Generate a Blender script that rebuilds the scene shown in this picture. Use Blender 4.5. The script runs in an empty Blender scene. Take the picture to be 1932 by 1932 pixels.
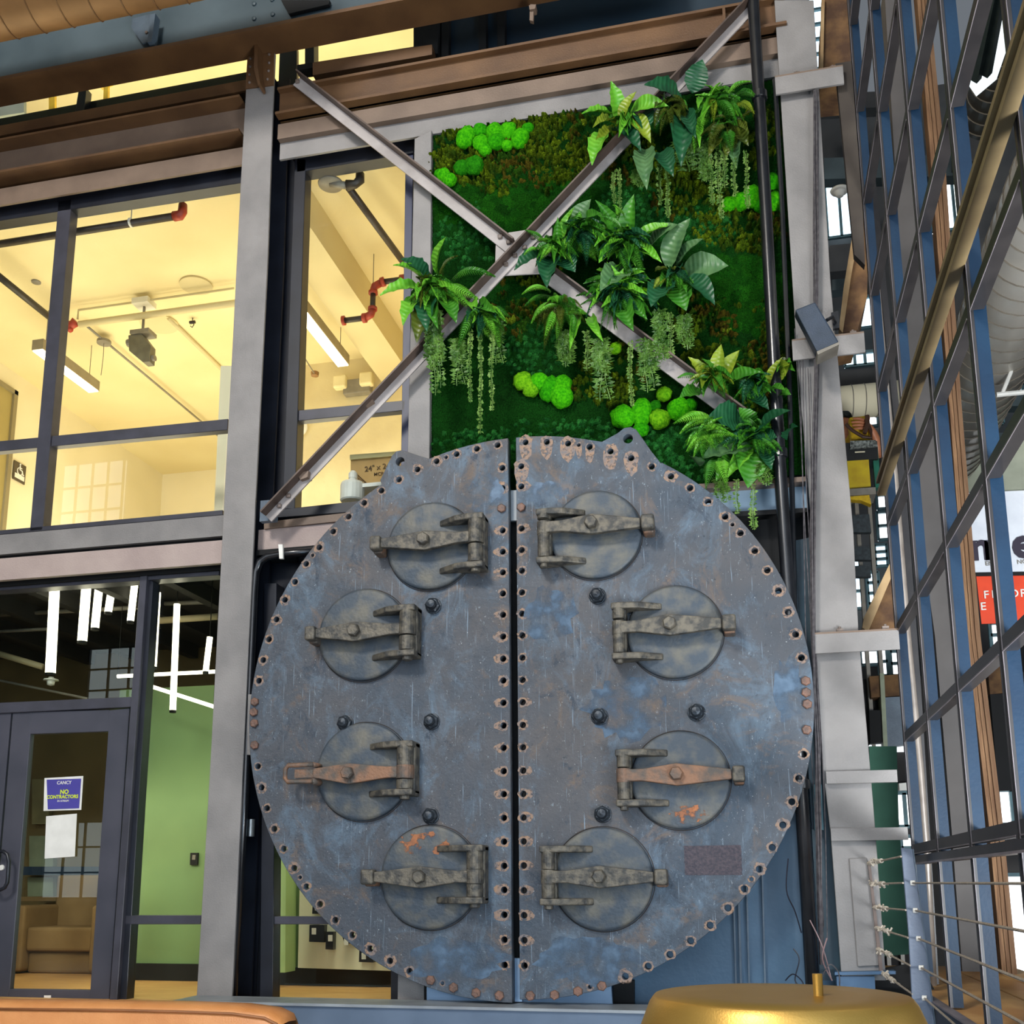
import bpy, bmesh, math, random
import numpy as np
from mathutils import Vector, Matrix, noise
random.seed(7); np.random.seed(7)
sc = bpy.context.scene
col = sc.collection
# ------------------------------------------------------------------ camera
YAW, PITCH, ROLL, FPX = -0.22243956, 0.19031233, -0.00478625, 1964.83
CAM = np.array([0.0, -6.7, 1.5])
cy, sy = math.cos(YAW), math.sin(YAW); cp, sp = math.cos(PITCH), math.sin(PITCH); cr, sr = math.cos(ROLL), math.sin(ROLL)
FWD = np.array([sy*cp, cy*cp, sp]); RT = np.array([cy, -sy, 0.0]); UPV = np.cross(RT, FWD)
RIGHT = RT*cr + UPV*sr; UP = -RT*sr + UPV*cr
cam_d = bpy.data.cameras.new('camera'); cam = bpy.data.objects.new('camera', cam_d); col.objects.link(cam)
cam_d.sensor_width = 36.0; cam_d.lens = FPX/1932*36.0; cam_d.shift_y = (1288-966)/1932.0
cam_d.clip_start = 0.05; cam_d.clip_end = 200
m = Matrix.Identity(4)
for i in range(3):
    m[i][0] = RIGHT[i]; m[i][1] = UP[i]; m[i][2] = -FWD[i]; m[i][3] = CAM[i]
cam.matrix_world = m
sc.camera = cam
# ------------------------------------------------------------------ colour management, world, lights
sc.view_settings.view_transform = 'Standard'; sc.view_settings.look = 'None'
sc.view_settings.gamma = 1.0; sc.view_settings.use_curve_mapping = False
sc.view_settings.exposure = -0.10
w = bpy.data.worlds.new('daylight'); sc.world = w; w.use_nodes = True
bg = w.node_tree.nodes['Background']; bg.inputs[0].default_value = (0.80, 0.89, 1.0, 1); bg.inputs[1].default_value = 0.20
def area(name, loc, aim, sx, sy_, power, color):
    d = bpy.data.lights.new(name, 'AREA'); d.shape = 'RECTANGLE'; d.size = sx; d.size_y = sy_; d.energy = power; d.color = color
    o = bpy.data.objects.new(name, d); col.objects.link(o); o.location = loc
    o.rotation_euler = (Vector(aim)-Vector(loc)).to_track_quat('-Z', 'Y').to_euler()
    return o
area('skylight_daylight', (-4.4, -12.0, 11.0), (-1.4, 0, 3.2), 2.2, 2.2, 1250, (1.0, 0.95, 0.88))
area('annex_duct_fill', (2.6, -4.6, 0.6), (2.6, 0.5, 7), 1.6, 1.6, 800, (0.93, 0.97, 1.0))  # unseen fill added low in the annex to brighten the duct underside
area('side_window_daylight', (0.7, -7.2, 0.9), (-0.6, 0.0, 1.6), 2.4, 1.2, 95, (0.40, 0.70, 1.0))
area('upper_room_fill', (-6.2, 2.6, 4.6), (-6.2, 2.6, 9), 3.2, 4, 165, (1.0, 0.86, 0.58))  # unseen uplight added near the floor to brighten the ceiling
area('middle_room_fill', (-3.3, 2.0, 4.6), (-3.3, 2.0, 9), 1.4, 2.6, 60, (1.0, 0.86, 0.58))  # second unseen uplight, added for the middle room ceiling
area('top_room_light', (-5.0, 1.8, 8.15), (-5.0, 1.8, 12), 6, 2, 190, (1.0, 0.86, 0.58))
area('ground_room_light', (-5.4, 0.8, 2.2), (-5.2, 1.6, 0.9), 2.0, 0.5, 30, (1.0, 0.86, 0.66))
area('panel_room_light', (-3.0, 0.8, 3.4), (-3.0, 1.2, 0), 0.9, 0.5, 55, (1.0, 0.93, 0.75))
# ------------------------------------------------------------------ pixel <-> place helpers (real depths)
def ray(x, y):
    return RIGHT*((x-966)/FPX) + UP*(-(y-1288)/FPX) + FWD
def at(x, y, Y):
    d = ray(x, y); return CAM + d*((Y-CAM[1])/d[1])
def atX(x, y, X):
    d = ray(x, y); return CAM + d*((X-CAM[0])/d[0])
def atZ(x, y, Z):
    d = ray(x, y); return CAM + d*((Z-CAM[2])/d[2])
def rpxm(x, y, Y):   # pixels per metre here
    a = at(x, y, Y); return 100.0/np.linalg.norm(at(x+50, y, Y)-at(x-50, y, Y))
def zz(x, y, Y): return float(at(x, y, Y)[2])
def xx(x, y, Y): return float(at(x, y, Y)[0])
# ------------------------------------------------------------------ materials
def lin(c):
    return tuple(((v/255)/12.92 if v/255 <= 0.04045 else (((v/255)+0.055)/1.055)**2.4) for v in c) + (1.0,)
MATS = {}
def mat(name, c1, c2=None, scale=6.0, rough=0.6, metal=0.0, bump=0.0, bscale=60.0, detail=6.0, lo=0.35, hi=0.65, stretch=(1, 1, 1), spec=0.5):
    if name in MATS: return MATS[name]
    m = bpy.data.materials.new(name); m.use_nodes = True; n = m.node_tree; b = n.nodes['Principled BSDF']
    b.inputs['Roughness'].default_value = rough; b.inputs['Metallic'].default_value = metal
    b.inputs['Specular IOR Level'].default_value = spec
    tc = n.nodes.new('ShaderNodeTexCoord'); mp = n.nodes.new('ShaderNodeMapping'); mp.inputs['Scale'].default_value = stretch
    geo = n.nodes.new('ShaderNodeNewGeometry'); n.links.new(geo.outputs['Position'], mp.inputs[0])
    if c2 is None: c2 = tuple(max(0, v*0.88) for v in c1)
    nz = n.nodes.new('ShaderNodeTexNoise'); nz.inputs['Scale'].default_value = scale; nz.inputs['Detail'].default_value = detail
    n.links.new(mp.outputs[0], nz.inputs['Vector'])
    rp = n.nodes.new('ShaderNodeValToRGB'); rp.color_ramp.elements[0].position = lo; rp.color_ramp.elements[1].position = hi
    rp.color_ramp.elements[0].color = lin(c1); rp.color_ramp.elements[1].color = lin(c2)
    n.links.new(nz.outputs['Fac'], rp.inputs[0]); n.links.new(rp.outputs[0], b.inputs['Base Color'])
    if bump:
        n2 = n.nodes.new('ShaderNodeTexNoise'); n2.inputs['Scale'].default_value = bscale; n2.inputs['Detail'].default_value = 5
        n.links.new(mp.outputs[0], n2.inputs['Vector'])
        bp = n.nodes.new('ShaderNodeBump'); bp.inputs['Strength'].default_value = bump; bp.inputs['Distance'].default_value = 0.01
        n.links.new(n2.outputs['Fac'], bp.inputs['Height']); n.links.new(bp.outputs[0], b.inputs['Normal'])
    MATS[name] = m; return m
def emis(name, c, strength):
    if name in MATS: return MATS[name]
    m = bpy.data.materials.new(name); m.use_nodes = True; n = m.node_tree; n.nodes.clear()
    e = n.nodes.new('ShaderNodeEmission'); e.inputs[0].default_value = lin(c); e.inputs[1].default_value = strength
    o = n.nodes.new('ShaderNodeOutputMaterial'); n.links.new(e.outputs[0], o.inputs[0]); MATS[name] = m; return m
def glass(name, refl=0.09, tint=(0.96, 0.98, 0.97)):
    if name in MATS: return MATS[name]
    m = bpy.data.materials.new(name); m.use_nodes = True; n = m.node_tree; n.nodes.clear()
    t = n.nodes.new('ShaderNodeBsdfTransparent'); t.inputs[0].default_value = tint+(1,)
    g = n.nodes.new('ShaderNodeBsdfGlossy'); g.inputs['Roughness'].default_value = 0.0
    lw = n.nodes.new('ShaderNodeFresnel'); lw.inputs[0].default_value = 1.5
    mu = n.nodes.new('ShaderNodeMath'); mu.operation = 'MULTIPLY'; mu.inputs[1].default_value = refl/0.045
    mx = n.nodes.new('ShaderNodeMixShader'); o = n.nodes.new('ShaderNodeOutputMaterial')
    ge = n.nodes.new('ShaderNodeNewGeometry'); fr = n.nodes.new('ShaderNodeMath'); fr.operation = 'SUBTRACT'; fr.inputs[0].default_value = 1.0; n.links.new(ge.outputs['Backfacing'], fr.inputs[1])
    m2 = n.nodes.new('ShaderNodeMath'); m2.operation = 'MULTIPLY'
    n.links.new(lw.outputs[0], mu.inputs[0]); n.links.new(mu.outputs[0], m2.inputs[0]); n.links.new(fr.outputs[0], m2.inputs[1]); n.links.new(m2.outputs[0], mx.inputs[0])
    n.links.new(t.outputs[0], mx.inputs[1]); n.links.new(g.outputs[0], mx.inputs[2]); n.links.new(mx.outputs[0], o.inputs[0])
    MATS[name] = m; return m

TAUPE = mat('taupe_paint', (140, 136, 133), (122, 119, 117), 3, 0.5, bump=0.25, bscale=90)
BROWN = mat('beam_brown_shade_tone', (112, 80, 50), (92, 64, 40), 3, 0.5, bump=0.15, bscale=80)  # beams are taupe too; warm light and underside shade put into this brown
BEIGE = mat('beam_beige_light_tone', (126, 106, 90), (108, 90, 76), 3, 0.5, bump=0.15, bscale=80)  # same taupe steel, with the warm light on it put into the colour
NAVY = mat('dark_navy_frame', (30, 34, 44), (22, 25, 33), 4, 0.35)
DFRAME = mat('anodised_dark_frame', (66, 66, 76), (54, 54, 62), 5, 0.4)
BLACK = mat('black_gap', (10, 11, 13), (6, 7, 8), 5, 0.8)
STEELBLUE = mat('blue_grey_steel', (92, 108, 122), (70, 84, 98), 4, 0.45, bump=0.2, bscale=50)
PIPEBLK = mat('black_pipe', (28, 30, 34), (18, 20, 24), 8, 0.25, spec=0.7)
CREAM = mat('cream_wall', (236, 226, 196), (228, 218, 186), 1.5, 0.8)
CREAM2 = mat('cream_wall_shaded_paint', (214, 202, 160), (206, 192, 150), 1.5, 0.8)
CONCRETE = mat('pale_concrete', (222, 208, 166), (206, 190, 150), 2.5, 0.85, bump=0.3, bscale=20)
GREENW = mat('green_wall_paint', (122, 150, 98), (112, 140, 92), 2, 0.7)
WOODF = mat('oak_floor', (206, 160, 98), (176, 130, 76), 7, 0.45, stretch=(0.4, 6, 1))
RUSTRED = mat('red_pipe_fitting', (176, 60, 36), (140, 44, 28), 20, 0.5)
DPIPE = mat('dark_steel_pipe', (62, 56, 50), (44, 38, 34), 12, 0.45, metal=0.2)
WHITEP = mat('white_plastic', (232, 230, 222), (222, 220, 212), 10, 0.5)
GREYP = mat('grey_metal_housing', (138, 132, 120), (120, 114, 104), 10, 0.45)
GL = glass('window_glass', 0.055); GLD = glass('storefront_glass', 0.06, (0.86, 0.90, 0.86))
BOLT = mat('painted_bolt', (128, 116, 108), (100, 84, 74), 30, 0.5, bump=0.3)
# ------------------------------------------------------------------ objects
WORLD = {}
def tag(o, label=None, cat=None, group=None, kind=None):
    if label: o['label'] = label
    if cat: o['category'] = cat
    if group: o['group'] = group
    if kind: o['kind'] = kind
    return o
def thing(name, label, cat, loc, group=None):
    o = bpy.data.objects.new(name, None); col.objects.link(o); o.location = tuple(loc); o.empty_display_size = 0.1
    WORLD[o.name] = np.array(loc, float); return tag(o, label, cat, group)
def mesh_obj(name, verts, faces, material, parent=None, smooth=False, mats=None, fmat=None, origin=None):
    v = np.array(verts, float).reshape(-1, 3)
    c = (v.min(0)+v.max(0))/2 if origin is None else np.array(origin, float)
    if origin is None and parent is None: c[2] = v[:, 2].min()
    me = bpy.data.meshes.new(name); me.from_pydata((v-c).tolist(), [], [list(f) for f in faces])
    for mm in (mats or [material]): me.materials.append(mm)
    if fmat: me.polygons.foreach_set('material_index', fmat)
    if smooth: me.polygons.foreach_set('use_smooth', [True]*len(me.polygons))
    me.update()
    o = bpy.data.objects.new(name, me); col.objects.link(o)
    WORLD[o.name] = c
    if parent is not None:
        o.parent = parent; o.location = tuple(c-WORLD[parent.name])
    else: o.location = tuple(c)
    return o
def dup(o, loc, parent=None, rz=None):
    r = o.copy(); col.objects.link(r); WORLD[r.name] = np.array(loc, float); r.parent = parent
    r.location = tuple(np.array(loc, float)-(WORLD[parent.name] if parent is not None else 0))
    if rz is not None: r.rotation_euler = (0, 0, rz)
    for ch in list(o.children):
        off = WORLD[ch.name]-WORLD[o.name]
        dup(ch, np.array(loc)+off, r)
    return r
class MB:
    def __init__(s): s.v = []; s.f = []; s.sm = False
    def add(s, v, f):
        n = len(s.v); s.v += [tuple(map(float, p)) for p in v]; s.f += [[i+n for i in q] for q in f]; return s
    def box(s, a, b):
        x0, y0, z0 = [min(p, q) for p, q in zip(a, b)]; x1, y1, z1 = [max(p, q) for p, q in zip(a, b)]
        return s.add([(x0,y0,z0),(x1,y0,z0),(x1,y1,z0),(x0,y1,z0),(x0,y0,z1),(x1,y0,z1),(x1,y1,z1),(x0,y1,z1)],
                     [(0,3,2,1),(4,5,6,7),(0,1,5,4),(1,2,6,5),(2,3,7,6),(3,0,4,7)])
    def prism(s, pts, off):
        n = len(pts); p = [np.array(q, float) for q in pts]; off = np.array(off, float)
        return s.add(p+[q+off for q in p], [list(range(n)), list(range(2*n-1, n-1, -1))]+[[i, i+n, (i+1) % n+n, (i+1) % n] for i in range(n)])
    def px(s, pts, Y, depth):      # outline seen at these places on the plane Y, given real thickness
        return s.prism([at(x, y, Y) for x, y in pts], (0, depth, 0))
    def tube(s, path, r, n=10, cap=True):
        P = [np.array(p, float) for p in path]; rs = r if isinstance(r, (list, tuple)) else [r]*len(P)
        base = len(s.v); prev = None
        for i, p in enumerate(P):
            t = P[min(i+1, len(P)-1)]-P[max(i-1, 0)]; t /= max(np.linalg.norm(t), 1e-9)
            if prev is None:
                u = np.cross(t, [0, 0, 1]) if abs(t[2]) < 0.9 else np.cross(t, [1, 0, 0])
            else: u = prev-t*np.dot(prev, t)
            u /= np.linalg.norm(u); prev = u; w_ = np.cross(t, u)
            for k in range(n):
                a = 2*math.pi*k/n; s.v.append(tuple(p+(u*math.cos(a)+w_*math.sin(a))*rs[i]))
        for i in range(len(P)-1):
            for k in range(n):
                a = base+i*n+k; b = base+i*n+(k+1) % n; s.f.append([a, b, b+n, a+n])
        if cap:
            s.f.append([base+k for k in range(n)][::-1]); s.f.append([base+(len(P)-1)*n+k for k in range(n)])
        return s
    def lathe(s, c, prof, n=32, axis='z'):
        base = len(s.v)
        for r, h in prof:
            for k in range(n):
                a = 2*math.pi*k/n
                q = (r*math.cos(a), r*math.sin(a), h) if axis == 'z' else (r*math.cos(a), -h, r*math.sin(a))
                s.v.append((c[0]+q[0], c[1]+q[1], c[2]+q[2]))
        for i in range(len(prof)-1):
            for k in range(n):
                a = base+i*n+k; b = base+i*n+(k+1) % n; s.f.append([a, b, b+n, a+n])
        s.f.append([base+k for k in range(n)][::-1]); s.f.append([base+(len(prof)-1)*n+k for k in range(n)])
        return s
    def build(s, name, material, parent=None, smooth=False, origin=None):
        return mesh_obj(name, s.v, s.f, material, parent, smooth, origin=origin)
def bevel(o, wd=0.006, seg=2):
    b = o.modifiers.new('bevel', 'BEVEL'); b.width = wd; b.segments = seg; b.limit_method = 'ANGLE'; return o
def struct(name, mb, material, **k):
    o = mb.build(name, material, **k); o['kind'] = 'structure'; return o
def hexhead(c, r, h, rot=0.0, dome=0.0):        # hexagonal head pointing to the hall (-Y)
    b = MB(); n = 6
    ring = lambda rr, y: [(c[0]+rr*math.cos(rot+i*math.pi/3), y, c[2]+rr*math.sin(rot+i*math.pi/3)) for i in range(6)]
    v = ring(r, c[1])+ring(r, c[1]-h*0.8)+ring(r*0.82, c[1]-h)
    f = [[i, (i+1) % 6, (i+1) % 6+6, i+6] for i in range(6)]+[[i+6, (i+1) % 6+6, (i+1) % 6+12, i+12] for i in range(6)]+[[12+i for i in range(6)]]
    b.add(v, f)
    if dome: b.lathe((c[0], c[1]-h, c[2]), [(r*0.7, 0), (r*0.68, dome*0.5), (r*0.5, dome*0.85), (r*0.1, dome)], 16, 'y')
    return b
def text(name, s, size, loc, rot, material, parent, extrude=0.0006, align='LEFT', bold=0.012):
    c = bpy.data.curves.new(name, 'FONT'); c.body = s; c.size = size; c.extrude = extrude; c.offset = size*bold; c.align_x = align; c.resolution_u = 3
    t = bpy.data.objects.new(name, c); col.objects.link(t); bpy.context.view_layer.update()
    me = bpy.data.meshes.new_from_object(t.evaluated_get(bpy.context.evaluated_depsgraph_get()))
    bpy.data.objects.remove(t); me.name = name; me.materials.clear(); me.materials.append(material)
    o = bpy.data.objects.new(name, me); col.objects.link(o); o.rotation_euler = rot
    WORLD[o.name] = np.array(loc, float)
    if parent is not None: o.parent = parent; o.location = tuple(np.array(loc)-WORLD[parent.name])
    else: o.location = tuple(loc)
    return o
# ================================================================== SETTING: shell
b = MB(); b.box((-14, -16, -0.12), (14, -0.3, 0.0)); struct('floor', b, mat('lobby_concrete_floor', (120, 116, 110), (96, 92, 88), 2, 0.35))
b = MB(); b.box((-9, -0.1, 0.5), (-1.6, 3.6, 0.70)); struct('floor_ground_room', b, WOODF)
b = MB(); b.box((-9, -0.28, 0.0), (0.75, -0.1, 0.70)); struct('trim_1', b, mat('plinth_paint', (70, 86, 104), (58, 72, 90), 3, 0.6))
b = MB(); b.box((-8.2, 0.36, 4.12), (-0.9, 6.2, 4.28)); struct('floor_upper_room', b, mat('upper_slab', (150, 146, 138), (130, 126, 118), 2, 0.8))
b = MB(); b.box((-8.2, 0.36, 7.35), (-0.9, 6.2, 7.5)); struct('ceiling', b, mat('cream_ceiling', (232, 218, 172), (224, 208, 160), 1.2, 0.85, bump=0.2, bscale=25))
b = MB(); b.box((-8.2, 0.36, 4.28), (-8.08, 6.2, 7.35)); struct('wall_left', b, CREAM)
b = MB(); b.box((-8.2, 6.1, 4.28), (-5.1, 6.2, 7.35)); struct('wall_back', b, CREAM)
b = MB(); b.box((-5.1, 3.55, 4.28), (-0.9, 3.67, 7.35)); struct('wall_middle_room', b, CONCRETE)
b = MB(); b.box((-5.1, 3.67, 4.28), (-5.0, 6.1, 7.35)); struct('wall_partition', b, CREAM)
b = MB(); b.box((-2.36, 0.36, 4.28), (-2.26, 3.55, 7.35)); struct('wall_right', b, CONCRETE)
# dropped bulkhead along the middle room ceiling
p0 = atZ(600, 320, 7.0); p1 = atZ(765, 690, 7.0)
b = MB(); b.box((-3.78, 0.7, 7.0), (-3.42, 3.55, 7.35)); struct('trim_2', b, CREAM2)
b = MB(); b.box((-9.2, -0.3, 0), (-9.0, 3.6, 11)); struct('trim_3', b, BROWN)
b = MB(); b.px([(-132, 1345), (-400, 1365), (-400, 1900), (-175, 1895)], 0.24, 0.08); struct('wall_storefront_left', b, NAVY)
b = MB(); b.box((-9.0, 0.3, 0.7), (-8.1, 0.36, 7.5)); struct('wall_facade_left', b, NAVY)
# top storey behind the girder
b = MB(); b.box((-8.2, 3.0, 8.0), (-2.0, 3.1, 11)); struct('wall_top_room', b, CREAM)
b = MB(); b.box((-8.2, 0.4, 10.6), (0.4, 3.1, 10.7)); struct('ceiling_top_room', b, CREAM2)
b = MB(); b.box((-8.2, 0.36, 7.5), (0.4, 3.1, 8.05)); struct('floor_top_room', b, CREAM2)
# ground room
DK = mat('black_open_ceiling', (22, 20, 18), (14, 13, 12), 3, 0.9)
b = MB(); b.box((-9, 0.36, 4.0), (-1.6, 3.6, 4.1)); struct('ceiling_ground_room', b, DK)
b = MB(); b.box((-5.55, 1.62, 0.7), (-4.0, 1.74, 3.25)); struct('wall_green', b, GREENW)
b = MB(); b.box((-4.05, 1.42, 0.7), (-2.3, 1.54, 3.5)); struct('wall_panel_room', b, GREENW)
b = MB(); b.box((-5.55, 1.59, 0.7), (-4.0, 1.62, 0.84)); struct('baseboard_left', b, BLACK)
b = MB(); b.box((-4.0, 1.39, 0.7), (-2.3, 1.42, 0.84)); struct('baseboard_right', b, BLACK)
b = MB(); b.box((-9, 3.2, 0.7), (-4.0, 3.3, 4.0)); struct('wall_ground_back', b, mat('olive_brown_wall', (112, 94, 58), (96, 80, 48), 2, 0.8))
b = MB(); b.box((-2.3, 0.36, 0.7), (-2.2, 3.6, 4.0)); struct('wall_ground_right', b, BLACK)
for k in range(7):
    b = MB(); x = -8.2+k*0.62; b.box((x, 0.45, 3.86), (x+0.09, 3.1, 4.0)); tag(b.build('ceiling_joist', DK), 'dark ceiling joist above the ground floor room, one of a parallel row', 'joist', 'dark ceiling joists of the ground room', 'structure')
b = MB(); b.box((-9, 3.6, 4.0), (0.9, 3.7, 4.3)); struct('trim_4', b, BLACK)
# hall end wall behind the viewer with tall windows that light the hall and mirror in the glass
HW = mat('hall_wall_plaster', (170, 164, 150), (150, 144, 130), 1, 0.9)
SKYP = emis('window_daylight', (234, 243, 255), 3.9)
WN = [(-16.7, -14.5, 1.2, 3.0), (-15.9, -14.2, 5.7, 7.3), (-17.1, -15.3, 10.3, 12.3), (-13.6, -12.6, 9.4, 10.7),
      (-11.6, -8.0, 4.4, 8.8), (-7.0, -3.4, 1.2, 8.4), (-2.6, 1.0, 1.2, 8.4), (1.8, 5.4, 1.2, 8.4), (-7.0, -3.4, 9.2, 12.8), (-2.6, 1.0, 9.2, 12.8), (1.8, 5.4, 9.2, 12.8), (6.2, 8.6, 1.2, 8.4)]
b = MB(); b.box((-19, -15.5, 0), (9, -15.3, 14)); struct('wall_hall_end', b, HW)
for k, (x0, x1, z0, z1) in enumerate(WN):
    b = MB(); b.box((x0, -15.28, z0), (x1, -15.25, z1)); o = struct('window_%d' % (k+6), b, SKYP)
    f = MB(); nx_ = max(3, round((x1-x0)/0.5)); nz_ = max(3, round((z1-z0)/0.6))
    for j in range(nx_+1): x = x0+(x1-x0)*j/nx_; f.box((x-0.02, -15.2, z0), (x+0.02, -15.14, z1))
    for j in range(nz_+1): z = z0+(z1-z0)*j/nz_; f.box((x0, -15.2, z-0.02), (x1, -15.14, z+0.02))
    f.build('muntin_grid', NAVY, o)
b = MB(); b.box((-19, -15.5, 13.4), (0.6, -1.6, 13.6)); struct('ceiling_hall_sky_block', b, HW)  # unseen roof added to keep sky light off upper surfaces
b = MB(); b.box((-19.2, -15.5, 0), (-19, 4, 13.6)); struct('wall_hall_left_sky_block', b, HW)  # unseen side wall added to cut ambient sky light
# ================================================================== columns
def i_column(name, left, right, label, Y=0.0, depth=0.30, m=TAUPE, dark=NAVY):  # web and rear flange darkened, recess shade put into their colour
    ys = [p[1] for p in left]; root_loc = at(left[-1][0], left[-1][1], Y)
    t = thing(name, label, 'column', root_loc)
    pts = left+right[::-1]
    b = MB(); b.px(pts, Y, 0.022); bevel(b.build('front_flange', m, t), 0.004)
    lw = [at(x, y, Y) for x, y in left]; rw = [at(x, y, Y) for x, y in right]
    n = min(len(lw), len(rw)); cxt = (lw[0][0]+rw[0][0])/2; cxb = (lw[-1][0]+rw[-1][0])/2
    b = MB(); b.prism([(cxt-0.01, Y+0.022, lw[0][2]), (cxt+0.01, Y+0.022, lw[0][2]), (cxb+0.01, Y+0.022, lw[-1][2]), (cxb-0.01, Y+0.022, lw[-1][2])], (0, depth-0.044, 0)); b.build('web', dark, t)
    b = MB(); b.prism([p+np.array([0, depth-0.022, 0]) for p in (lw+rw[::-1])], (0, 0.022, 0)); b.build('rear_flange', dark, t)
    return t, lw, rw
cl, lwL, rwL = i_column('steel_column', [(466, 112), (464, 167), (454, 343), (440, 620), (397, 1432), (370, 1893)], [(519, 100), (516, 167), (511, 300), (505, 481), (481, 960), (459, 1432), (437, 1893)],
    'taupe painted steel column standing left of the round boiler plate')
crr, lwR, rwR = i_column('steel_column', [(1461, 0), (1495, 532), (1506, 700), (1532, 1000), (1537, 1195), (1552, 1450), (1567, 1570), (1588, 1850)], [(1535, 0), (1567, 532), (1583, 700), (1610, 1000), (1620, 1195), (1642, 1450), (1652, 1570), (1672, 1850)],
    'pale painted steel column standing right of the round boiler plate', dark=STEELBLUE)
# bracket plate on top of the left column
b = MB(); b.px([(465, 62), (512, 55), (517, 80), (516, 160), (463, 167), (468, 90)], -0.012, 0.014); o = b.build('cap_plate', BROWN, cl)
for x, y in ((470, 77), (504, 70), (472, 96), (509, 88), (473, 111), (508, 103), (472, 126), (508, 119), (471, 141), (507, 134), (471, 156), (505, 150)):
    c = at(x, y, -0.012); r = MB(); r.lathe(tuple(c), [(0.012, 0), (0.011, 0.006), (0.006, 0.011), (0.001, 0.013)], 8, 'y'); r.build('rivet', BOLT, cl)
b = MB(); b.px([(480, 68), (486, 66), (486, 128), (491, 158), (487, 161), (479, 130)], -0.11, 0.1); b.build('stiffener', BROWN, cl)
c0 = at(510, 965, 0.005)
b = MB(); b.box((c0[0]-0.07, -0.02, c0[2]-0.08), (c0[0]+0.05, 0.03, c0[2]+0.08)); b.build('gusset_plate', STEELBLUE, cl)
# clamps around the right column that carry beams running towards the hall
def clamp(px_, lab):
    (x0, y0), (x1, y1), hpx = px_
    a = at(x0, y0, -0.05); c = at(x1, y1, -0.05); h = hpx/262.0
    t = thing('column_clamp', lab, 'bracket', a)
    b = MB(); b.box((a[0], -0.06, a[2]-h), (c[0], -0.045, a[2])); b.build('face_plate', TAUPE, t)
    b = MB(); b.box((a[0], -0.06, a[2]), (c[0], 0.06, a[2]+0.012)); b.build('top_plate', BEIGE, t)
    for q in (0.33, 0.86):
        xq = a[0]+(c[0]-a[0])*q; bb = MB(); bb.tube([(xq, -0.02, a[2]-0.10), (xq, -0.02, a[2]+0.05)], 0.009, 8); bb.box((xq-0.02, -0.04, a[2]+0.012), (xq+0.02, 0.0, a[2]+0.035)); bb.build('bolt', BOLT, t)
    return t
clamp(((1462, 148), (1590, 126), 36), 'steel clamp round the right column near its top')
clamp(((1494, 645), (1630, 632), 36), 'steel clamp round the right column under the speaker')
clamp(((1533, 1198), (1695, 1190), 32), 'steel clamp round the right column beside the rusty beam end')
for (y, lab) in ((1456, 'flat steel strap crossing the right column above the lower one'), (1563, 'flat steel strap crossing the right column, lowest of the two')):
    a = at(1558 if y < 1500 else 1567, y, -0.03); c = at(1692 if y < 1500 else 1712, y, -0.03)
    b = MB(); b.box((a[0], -0.04, a[2]-0.075), (c[0], -0.01, a[2])); tag(b.build('steel_strap', TAUPE), lab, 'strap')
# ================================================================== beams over the left and right bay
def zstrip(t, name, x0, x1, Y0, Y1, zt, zb, m):
    b = MB(); b.box((x0, Y0, zb), (x1, Y1, zt)); return b.build(name, m, t)
XL0, XL1 = -8.2, -3.73; XR0, XR1 = -3.42, 0.52
zL = lambda y, Y: zz(455, y, Y); zR = lambda y, Y: zz(1060, y, Y)
t = thing('spandrel_beam', 'brown-shaded steel spandrel beam above the left upper window', 'beam', (-6, 0, zL(268, 0)))
za = zL(181, -0.02)
zstrip(t, 'top_flange', XL0, XL1, -0.04, 0.22, za, za-0.02, BROWN)
zw = zL(245, -0.02)
zstrip(t, 'web', XL0, XL1, 0.09, 0.11, za-0.02, zw+0.01, BEIGE)
zstrip(t, 'bottom_flange', XL0, XL1, -0.02, 0.22, zw+0.02, zw, BROWN)
t = thing('spandrel_channel', 'flat beige steel channel between brown-shaded spandrel beam and left upper window', 'beam', (-6, 0, zL(311, 0.1)))
zstrip(t, 'web', XL0, XL1, 0.10, 0.12, zL(278, 0.1), zL(311, 0.1), BEIGE)
zstrip(t, 'top_flange', XL0, XL1, 0.12, 0.24, zL(278, 0.1), zL(278, 0.1)-0.015, BEIGE)
t = thing('curb_channel', 'brown-shaded steel curb under the topmost left window', 'beam', (-6, 0, zL(172, 0.1)))
zstrip(t, 'web', XL0, XL1, 0.12, 0.14, zL(152, 0.12), zL(172, 0.12), BROWN)
zstrip(t, 'top_flange', XL0, XL1, 0.14, 0.3, zL(152, 0.12), zL(152, 0.12)-0.015, BROWN)
b = MB(); b.box((XL0, 0.24, zL(345, 0.25)), (XL1, 0.34, zL(278, 0.25)+0.1)); b.box((XL0, 0.3, zL(172, 0.3)), (XL1, 0.34, zL(138, 0.3))); b.box((XL0, 0.30, zL(278, 0.25)), (XL1, 0.36, zL(172, 0.3))); struct('wall_spandrel_left', b, BLACK)
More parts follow.
